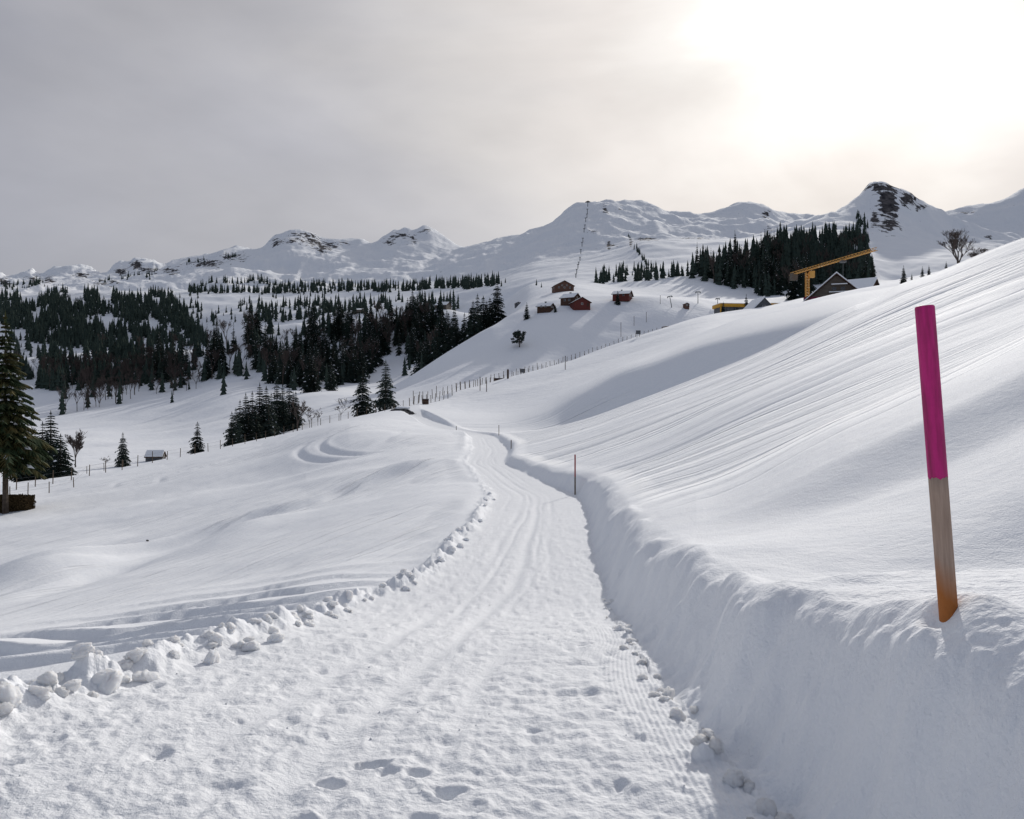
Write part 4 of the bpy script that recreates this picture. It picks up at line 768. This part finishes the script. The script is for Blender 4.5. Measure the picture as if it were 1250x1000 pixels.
# yellow fascia restaurant building
def yellow():
    d = 378; x, y, z = spot(893, d); o = empty('yellow_building', (x, y, z), 'flat roofed building with yellow fascia and dark windows on the crest', 'building', rz=.12)
    w = 14.0; zt = -(373-CY)/F*d-z
    b = MB(); b.box((0, 0, zt/2-2), (w-.6, 9, zt+1.8)); b.build('wall', M['slate'], o)
    f = MB(); f.box((0, 0, zt-.5), (w+.8, 10, 1.5)); r = f.build('fascia', M['yellow'], o)
    s = MB(); s.box((0, 0, zt+.38), (w+.6, 9.8, .25)); s.build('roof_snow', M['snowcap'], o)
    c = MB()
    for i in range(2): pb = MB(); pb.box(((i*2-1)*(w/2), -4.7, zt/2-1), (.5, .6, zt)); pb.build('column', M['yellow'], o)
    for i in range(6): window(o, (i-2.5)*2.1, -4.58, zt-2.5, 1.8, 1.9, frame='slate')
    return o
yellow()
# steep gable with snowy left slope in front of it, and the yellow site container behind
def grey_gable():
    d = 330; x, y, z = spot(925.5, d); o = empty('grey_barn', (x, y, z), 'steep dark grey gable with snow on its left roof slope', 'barn', rz=.1)
    za = -(366.5-CY)/F*d-z; hr = 6.2; w = 12.5
    b = MB(); b.prism([(-w/2, -2), (w/2, -2), (w/2, za-hr), (0, za), (-w/2, za-hr)], -6, 6); b.build('wall', M['slate'], o)
    bd = MB()
    for k in range(13):
        xx = -w/2+.45+k*w/13; bd.box((xx, -6.05, za-hr+.2-1), (.08, .06, 3.2))
    bd.build('batten', M['grey_wood'], o)
    k = hr/(w/2); r = MB(); ow = w/2+.5
    r.prism([(-ow, za-hr-.5*k), (0, za), (ow, za-hr-.5*k), (ow, za-hr-.5*k+.2), (0, za+.2), (-ow, za-hr-.5*k+.2)], -6.5, 6.5); ro = r.build('roof', M['slate'], o)
    s = MB(); s.prism([(-ow, za-hr-.5*k+.22), (0, za+.22), (0.1, za+.9), (-ow, za-hr-.5*k+.95)], -6.7, 6.6); s.build('roof_snow', M['snowcap'], ro)
    window(o, 0, -6.05, za-3.4, 1.2, 1.2)
    x, y, z = spot(948, 350); zc = -(371-CY)/F*350-z
    q = empty('site_container', (x, y, z), 'yellow site container peeking out right of the grey gable', 'container', rz=.15)
    b = MB(); b.box((0, 0, zc/2-1), (6, 3, zc+2)); b.build('body', M['yellow'], q); b = MB(); b.box((1.2, -1.55, zc-1.4), (2.2, .06, 1.5)); b.build('window', M['glass'], q)
    b = MB(); b.box((0, 0, zc+.12), (6.2, 3.2, .22)); b.build('roof_snow', M['snowcap'], q)
grey_gable()
def big_chalet():
    d = 200; x, y, z = spot(1019, d); za = -(335-CY)/F*(d-8)-z; w = 15; hr = 6.6; o = empty('big_chalet', (x, y, z), 'large weathered timber chalet gable with snowy eaves right of the crane', 'house', rz=-.33)
    b = MB(); b.prism([(-w/2, -2), (w/2, -2), (w/2, za-hr), (0, za), (-w/2, za-hr)], -8, 8); b.build('wall', M['dark_wood'], o)
    k = hr/(w/2)
    me_ = MB(); me_.box((0, 0, 0), (1, .07, .26)); bm_ = me_.mesh('board', M['grey_wood'])
    zz_ = za-.5
    while zz_ > za-hr-3.5:
        half = min(w/2, (za-zz_)/k)-.1
        if half > .3:
            q = obj('board', bm_, o); q.location = (0, -8.05-random.uniform(0, .02), zz_); q.scale = (half*2, 1, random.uniform(.92, 1.04))
        zz_ -= .31
    bl = MB()
    for zb_, ww in ((za-2.5, 3.6), (za-4.3, 4.6)): bl.box((.6, -8.5, zb_), (ww, .8, .18))
    bl.build('balcony', M['grey_wood'], o)
    s = MB()
    for zb_, ww in ((za-2.5, 3.6), (za-4.3, 4.6)): s.box((.6, -8.55, zb_+.2), (ww-.1, .75, .2))
    s.build('ledge_snow', M['snowcap'], o)
    for xx, zz2 in ((-.5, za-3.3), (1.4, za-3.3), (-2.4, za-5.2), (.6, za-5.2), (3.2, za-5.2)): window(o, xx, -8.14, zz2, 1.0, .9, frame='grey_wood')
    pn = MB(); pn.box((-w/2+2.2, -8.2, za-hr-.5), (4.0, .12, 4.2)); pn.build('panel', M['maroon'], o)
    ow = w/2+.9; r = MB(); r.prism([(-ow, za-hr-.9*k), (0, za), (ow, za-hr-.9*k), (ow, za-hr-.9*k+.25), (0, za+.25), (-ow, za-hr-.9*k+.25)], -9, 9); ro = r.build('roof', M['dark_wood'], o)
    s = MB(); s.prism([(-ow+.1, za-hr-.8*k+.27), (0, za+.27), (ow-.1, za-hr-.8*k+.27), (ow-.2, za-hr-.8*k+.6), (0, za+.62), (-ow+.2, za-hr-.8*k+.6)], -8.9, 8.9); s.build('roof_snow', M['snowcap'], ro)
    c = MB(); c.box((2.5, 4, za-1), (.9, .9, 2.4)); c.build('chimney', M['slate'], ro)
big_chalet()
chalet('farmhouse', P_(1044, 262, -4.2), 13, 12, 4.5, 4.2, .9, 'snowy roof of the house behind the large timber chalet', 'dark_wood', wins=2, snow_t=.6)
# tower crane
def crane():
    d = 237; x, y, _ = spot(985.5, d); z = float(ground(x, y)[0]); zj = 40.6
    o = empty('tower_crane', (x, y, z), 'yellow tower crane with lattice jib over the timber chalet', 'crane')
    def lattice(b, A, B, hw, n, tri=False):
        A = Vector(A); B = Vector(B); D = (B-A).normalized(); up = Vector((0, 0, 1)) if abs(D.z) < .9 else Vector((1, 0, 0)); sdv = D.cross(up).normalized(); up = sdv.cross(D).normalized()
        cs = [sdv*hw-up*hw, -sdv*hw-up*hw, up*hw*1.1] if tri else [sdv*hw-up*hw, -sdv*hw-up*hw, -sdv*hw+up*hw, sdv*hw+up*hw]
        for c in cs: b.bar(A+c, B+c, .075, n=4)
        for i in range(n):
            p = A+(B-A)*(i/n); q = A+(B-A)*((i+1)/n)
            for k in range(len(cs)):
                c1, c2 = cs[k], cs[(k+1) % len(cs)]; b.bar(p+c1, q+c2, .055, n=3, cap=False); b.bar(p+c1, p+c2, .05, n=3, cap=False)
    H = zj-z
    b = MB(); lattice(b, (0, 0, -1), (0, 0, H-.9), .45, 15); b.build('mast', M['crane'], o)
    e1 = Vector(((1070-CX)/F*207-x, 207-y, H)); dr = e1.normalized(); e0 = -dr*9.5; e0.z = H
    j = MB(); lattice(j, (0, 0, H), tuple(e1), .36, 22, True); jo = j.build('jib', M['crane'], o)
    j = MB(); lattice(j, (0, 0, H), tuple(e0), .36, 6, True); j.build('counter_jib', M['crane'], o)
    c = MB(); c.box((e0.x*.8, e0.y*.8, H-1.1), (1.6, 1.8, 2.0), math.atan2(dr.y, dr.x)); c.build('counterweight', M['grey_wood'], o)
    c = MB(); c.box((1.1, -.6, H-1.6), (1.3, 1.3, 1.9)); c.build('cab', M['crane'], o)
    t = MB(); p = e1*.55; p.z = H-.8; t.box(tuple(p), (1.4, 1.4, .5)); tr = t.build('trolley', M['steel'], jo)
    t = MB(); t.bar(p, p-Vector((0, 0, 5)), .06, n=4); t.box(tuple(p-Vector((0, 0, 5.2))), (.5, .5, .5)); t.build('hook', M['steel'], jo)
crane()

# ------------------------------------------------------------------ lifts, masts and small things
def tmast(px, py, h, lean, label, group, dmin=300, w=None, r=.22, d=None):
    x, y, z = spot(px, d) if d else pspot(px, py, dmin); o = empty('lift_mast', (x, y, z), label, 'lift mast', group); o.rotation_euler = (0, lean, 0)
    b = MB(); b.bar((0, 0, -1), (0, 0, h), r, r*.75, 6); b.build('mast', M['steel'], o)
    w = w or h*.42; b = MB(); b.box((0, 0, h), (w, .4, .4)); b.build('crossarm', M['steel'], o)
    for s in (-1, 1): b = MB(); b.box((s*w*.45, 0, h-.45), (w*.16, 1.6, .5)); b.build('sheave', M['steel'], o)
tmast(820, 383, 6.2, -.18, 'leaning T shaped lift mast left of the square cabin', 'lift masts above the railing', d=448)
tmast(852, 375, 6.6, .0, 'upright lift mast with wide head right of the square cabin', 'lift masts above the railing', d=470)
tmast(876, 374, 5, .0, 'shorter lift mast just left of the yellow building', 'lift masts above the railing', d=475)
for px, tp, bp, l in ((758, 396, 413, 'thin piste pole on the knoll slope, left of the small sign'), (789, 380, 392, 'thin piste pole high on the knoll slope'), (806, 362, 372, 'thin piste pole below the knoll crest'), (774, 385, 396, 'thin piste pole in the middle of the knoll slope'),
                      (690, 436, 452, 'thin piste pole rising from the lower post rows'), (586, 462, 478, 'first of the taller poles by the fallen trough'), (594, 466, 479, 'second of the taller poles by the fallen trough'), (620, 451, 462, 'thick dark post at the end of the fallen trough')):
    x, y, z = pspot(px, bp, 180); o = empty('piste_pole', (x, y, z), l, 'pole', 'piste poles on the middle slope'); H = (bp-tp)/F*y; b = MB(); b.bar((0, 0, -.4), (0, 0, H), .1 if px != 620 else .3, n=6); b.build('post', M['dark_wood'], o)
    b = MB(); b.box((0, 0, H+.1), (.26, .26, .22)); b.build('cap', M['steel'], o)
# drag lift line up the main mountain
ln = [(717.5, 262), (717, 269), (716.5, 275), (715, 281), (714, 287), (713, 293), (711.5, 299), (710.5, 305), (709, 311), (708, 317), (706.5, 322), (705.5, 327), (704, 332), (703, 337)]
for i, (a, b_) in enumerate(ln):
    x, y, z = pspot(a, b_+2, 800); h = 5.2/F*y; o = empty('lift_pylon', (x, y, z), 'small dark lift pylon in the row climbing the main mountain', 'lift pylon', 'lift pylons climbing the main mountain')
    b = MB(); b.bar((0, 0, -2), (0, 0, h), .28+.0003*y, n=5); b.build('mast', M['steel'], o); b = MB(); b.box((0, 0, h), (h*.5, .8, .12*h)); b.build('crossarm', M['steel'], o)
x, y, z = spot(717.5, 2990); o = empty('lift_station', (x, y, z), 'small lift top station on the ridge left of the main summit', 'lift station')
b = MB(); b.prism([(-8, -10), (8, -10), (8, 9), (0, 13), (-8, 9)], -8, 8); b.build('wall', M['slate'], o); b = MB(); b.prism([(-10, 8), (0, 13), (10, 8), (10, 9.5), (0, 14.5), (-10, 9.5)], -9, 9); b.build('roof', M['brown_wood'], o)
# fallen trough, little box, sign on the middle slope
def small(name, px, py, dmin, fn, label, cat, rz=0, d=None):
    x, y, z = spot(px, d) if d else pspot(px, py, dmin); o = empty(name, (x, y, z), label, cat, rz=rz); fn(o); return o
def f_trough(o):
    b = MB(); b.box((0, 0, .55), (5.2, 1.4, .9)); b.build('hull', M['dark_wood'], o); b = MB(); b.box((0, 0, 1.06), (5.0, 1.2, .12)); b.build('snow_cover', M['snowcap'], o)
    for s in (-1, 1): b = MB(); b.box((s*2, 0, -.1), (.3, 1.2, .6)); b.build('foot', M['wood'], o)
small('water_trough', 613, 461, 180, f_trough, 'long dark wooden trough lying beside the post rows', 'trough', .25, d=258)
def f_box(o):
    b = MB(); b.box((0, 0, .6), (1.3, 1, 1.1)); b.build('body', M['dark_wood'], o); b = MB(); b.box((0, 0, 1.2), (1.5, 1.2, .14)); b.build('lid', M['slate'], o); b = MB(); b.box((0, -.52, .6), (1.1, .05, .12)); b.build('slat', M['wood'], o)
small('wooden_box', 519.5, 490, 150, f_box, 'small dark wooden box by the first posts right of the spruce pair', 'box', .2, d=183)
def f_sign(o):
    for s in (-.4, .4): b = MB(); b.bar((s, 0, -.4), (s, 0, 1.6), .07); b.build('post', M['wood'], o)
    b = MB(); b.box((0, -.1, 1.7), (1.6, .12, 1.3)); b.build('board', M['slate'], o)
small('sign_board', 779, 412, 200, f_sign, 'small dark sign board on the lower slope of the knoll', 'sign')
small('sign_board', 638, 456, 200, f_sign, 'small dark sign board right of the fallen trough', 'sign', d=268)
# rock outcrop by the path gap, small stones
def rockmesh(seed, n=3, sq=(1, 1, 1), amp=.35, m='rock', fr=1.2, cut=0):
    import bmesh
    bm = bmesh.new(); bmesh.ops.create_icosphere(bm, subdivisions=n, radius=1)
    c = np.array([v.co[:] for v in bm.verts]); a = fbm(c[:, 0]*fr+seed*3.1+c[:, 2], c[:, 1]*fr+seed-c[:, 2]*1.3, 4, 500+seed)
    rr = random.Random(seed); pl = [(Vector((rr.gauss(0, 1), rr.gauss(0, 1), rr.gauss(0, 1))).normalized(), rr.uniform(.55, .85)) for _ in range(cut)]
    for v, k in zip(bm.verts, a):
        for n_, dd_ in pl:
            e_ = v.co.dot(n_)-dd_
            if e_ > 0: v.co -= n_*e_*.9
        v.co *= 1+amp*float(k)*1.6; v.co = Vector((v.co.x*sq[0], v.co.y*sq[1], v.co.z*sq[2]))
    me = bpy.data.meshes.new('rock'); bm.to_mesh(me); bm.free(); me.materials.append(M[m]); return me
x, y, z = spot(495, 157); o = empty('rock_outcrop', (x, y, z+.1), 'dark rock outcrop in the gap where the path leaves the crest', 'rock')
for i, (dx, dz, s) in enumerate(((-1.5, .0, 1.0), (0, -.3, 1.2), (1.2, -.6, .9))): q = obj('boulder', rockmesh(i+3, 3, (1.2, .9, .8), .5), o); q.location = (dx, -1, dz); q.scale = (s, s, s)
q = obj('snow_cover', rockmesh(9, 3, (1.6, .9, .3), .2, 'snowcap'), o); q.location = (-.4, -.6, .95)
for px, py, l in ((180, 661, 'single dark stone on the smooth left snowfield'),): 
    x, y, z = pspot(px, py, 10); q = obj('stone', rockmesh(5, 2, (.06, .05, .04)), None); q.location = (x, y, z+.03); tag(q, l, 'stone')

# ------------------------------------------------------------------ snow clods thrown up beside the path
CL = [rockmesh(20+i, 4, [(1, .8, .8), (1.1, .7, .65), (.9, .9, .95), (1.2, .9, .6), (.8, .7, .9), (1, 1, .7)][i], .30, 'clod', 1.7, 8) for i in range(6)]
for me in CL: me.name = 'snow_clod'; me.polygons.foreach_set('use_smooth', [True]*len(me.polygons))
def clod(x, y, s, label, i, sink=.3):
    z = float(ground(x, y)[0]); q = obj('snow_clod', CL[i % 6]); q.location = (x, y, z+s*(.5-sink)); q.scale = (s, s, s*random.uniform(.8, 1.1)); q.rotation_euler = (random.uniform(-.4, .4), random.uniform(-.4, .4), random.uniform(0, 6)); tag(q, label, 'snow clod', 'snow clods beside the path')
    q.rotation_euler[2] += 0
r = random.Random(12)
for i, (px, d, s, l) in enumerate(((8, 4.45, .085, 'large snow clod at the left picture edge beside the path'), (82, 4.85, .075, 'rounded snow clod second from the left edge of the picture'), (130, 5.15, .10, 'largest upright snow clod on the left path edge'), (180, 5.45, .08, 'rounded clod just right of the largest upright one'), (258, 6.1, .08, 'broad snow clod midway along the left row'), (305, 6.6, .08, 'pointed snow clod right of the broad one in the left row'), (335, 6.95, .075, 'outermost high clod before the row thins out'))):
    clod((px-CX)/F*d, d, s, l, i, .3)
for i in range(70):
    y = 4.2+8.5*r.random()**1.25; xl = float(pchip1(PY_, PL_, np.array([y]))[0]); clod(xl-r.uniform(-.06, .30), y, r.uniform(.03, .075), 'small snow clod in the row along the left edge of the path', i)
for i in range(20):
    y = r.uniform(12, 30); xl = float(pchip1(PY_, PL_, np.array([y]))[0]); clod(xl-r.uniform(-.05, .35), y, r.uniform(.05, .1), 'small snow clod in the row along the left edge of the path', i)
for i in range(34):
    y = 2.9+8*r.random()**1.5; xr = float(pchip1(PY_, PR_, np.array([y]))[0]); clod(xr+r.uniform(-.16, .03), y, r.uniform(.018, .055), 'small snow clod fallen at the foot of the right bank', i, .42)
clod((800-CX)/F*5.0, 5.0, .04, 'single clod lying out on the path near the right bank', 2)
clod(.93, 3.9, .045, 'square snow lump on the corner of the right bank', 1)
# loose crumbs on the path
cr = MB(); r = random.Random(4); n_ = 90
ys = 2.8+11*np.array([r.random()**1.6 for _ in range(n_)]); xls, xrs, _ = ph(ys)
xs = np.array([a+(b-a)*(r.random() if r.random() < .45 else (r.random()**3 if r.random() < .6 else 1-r.random()**3)) for a, b in zip(xls, xrs)]); zs = ground(xs, ys)
for x, y, z in zip(xs, ys, zs):
    s = r.uniform(.003, .009); k = len(cr.v); p = [(s, 0, 0), (-s*.6, s*.9, 0), (-s*.7, -s*.8, 0), (0, 0, s*1.2), (0, 0, -s*.6)]
    cr.v += [(x+a*r.uniform(.7, 1.3), y+b*r.uniform(.7, 1.3), z+c+s*.3) for a, b, c in p]; cr.f += [(k, k+1, k+3), (k+1, k+2, k+3), (k+2, k, k+3), (k+1, k, k+4), (k+2, k+1, k+4), (k, k+2, k+4)]
tag(cr.build('snow_crumbs', M['snow'], None, True), 'fine crumbs of loose snow scattered over the trodden path', 'snow crumbs', kind='stuff')
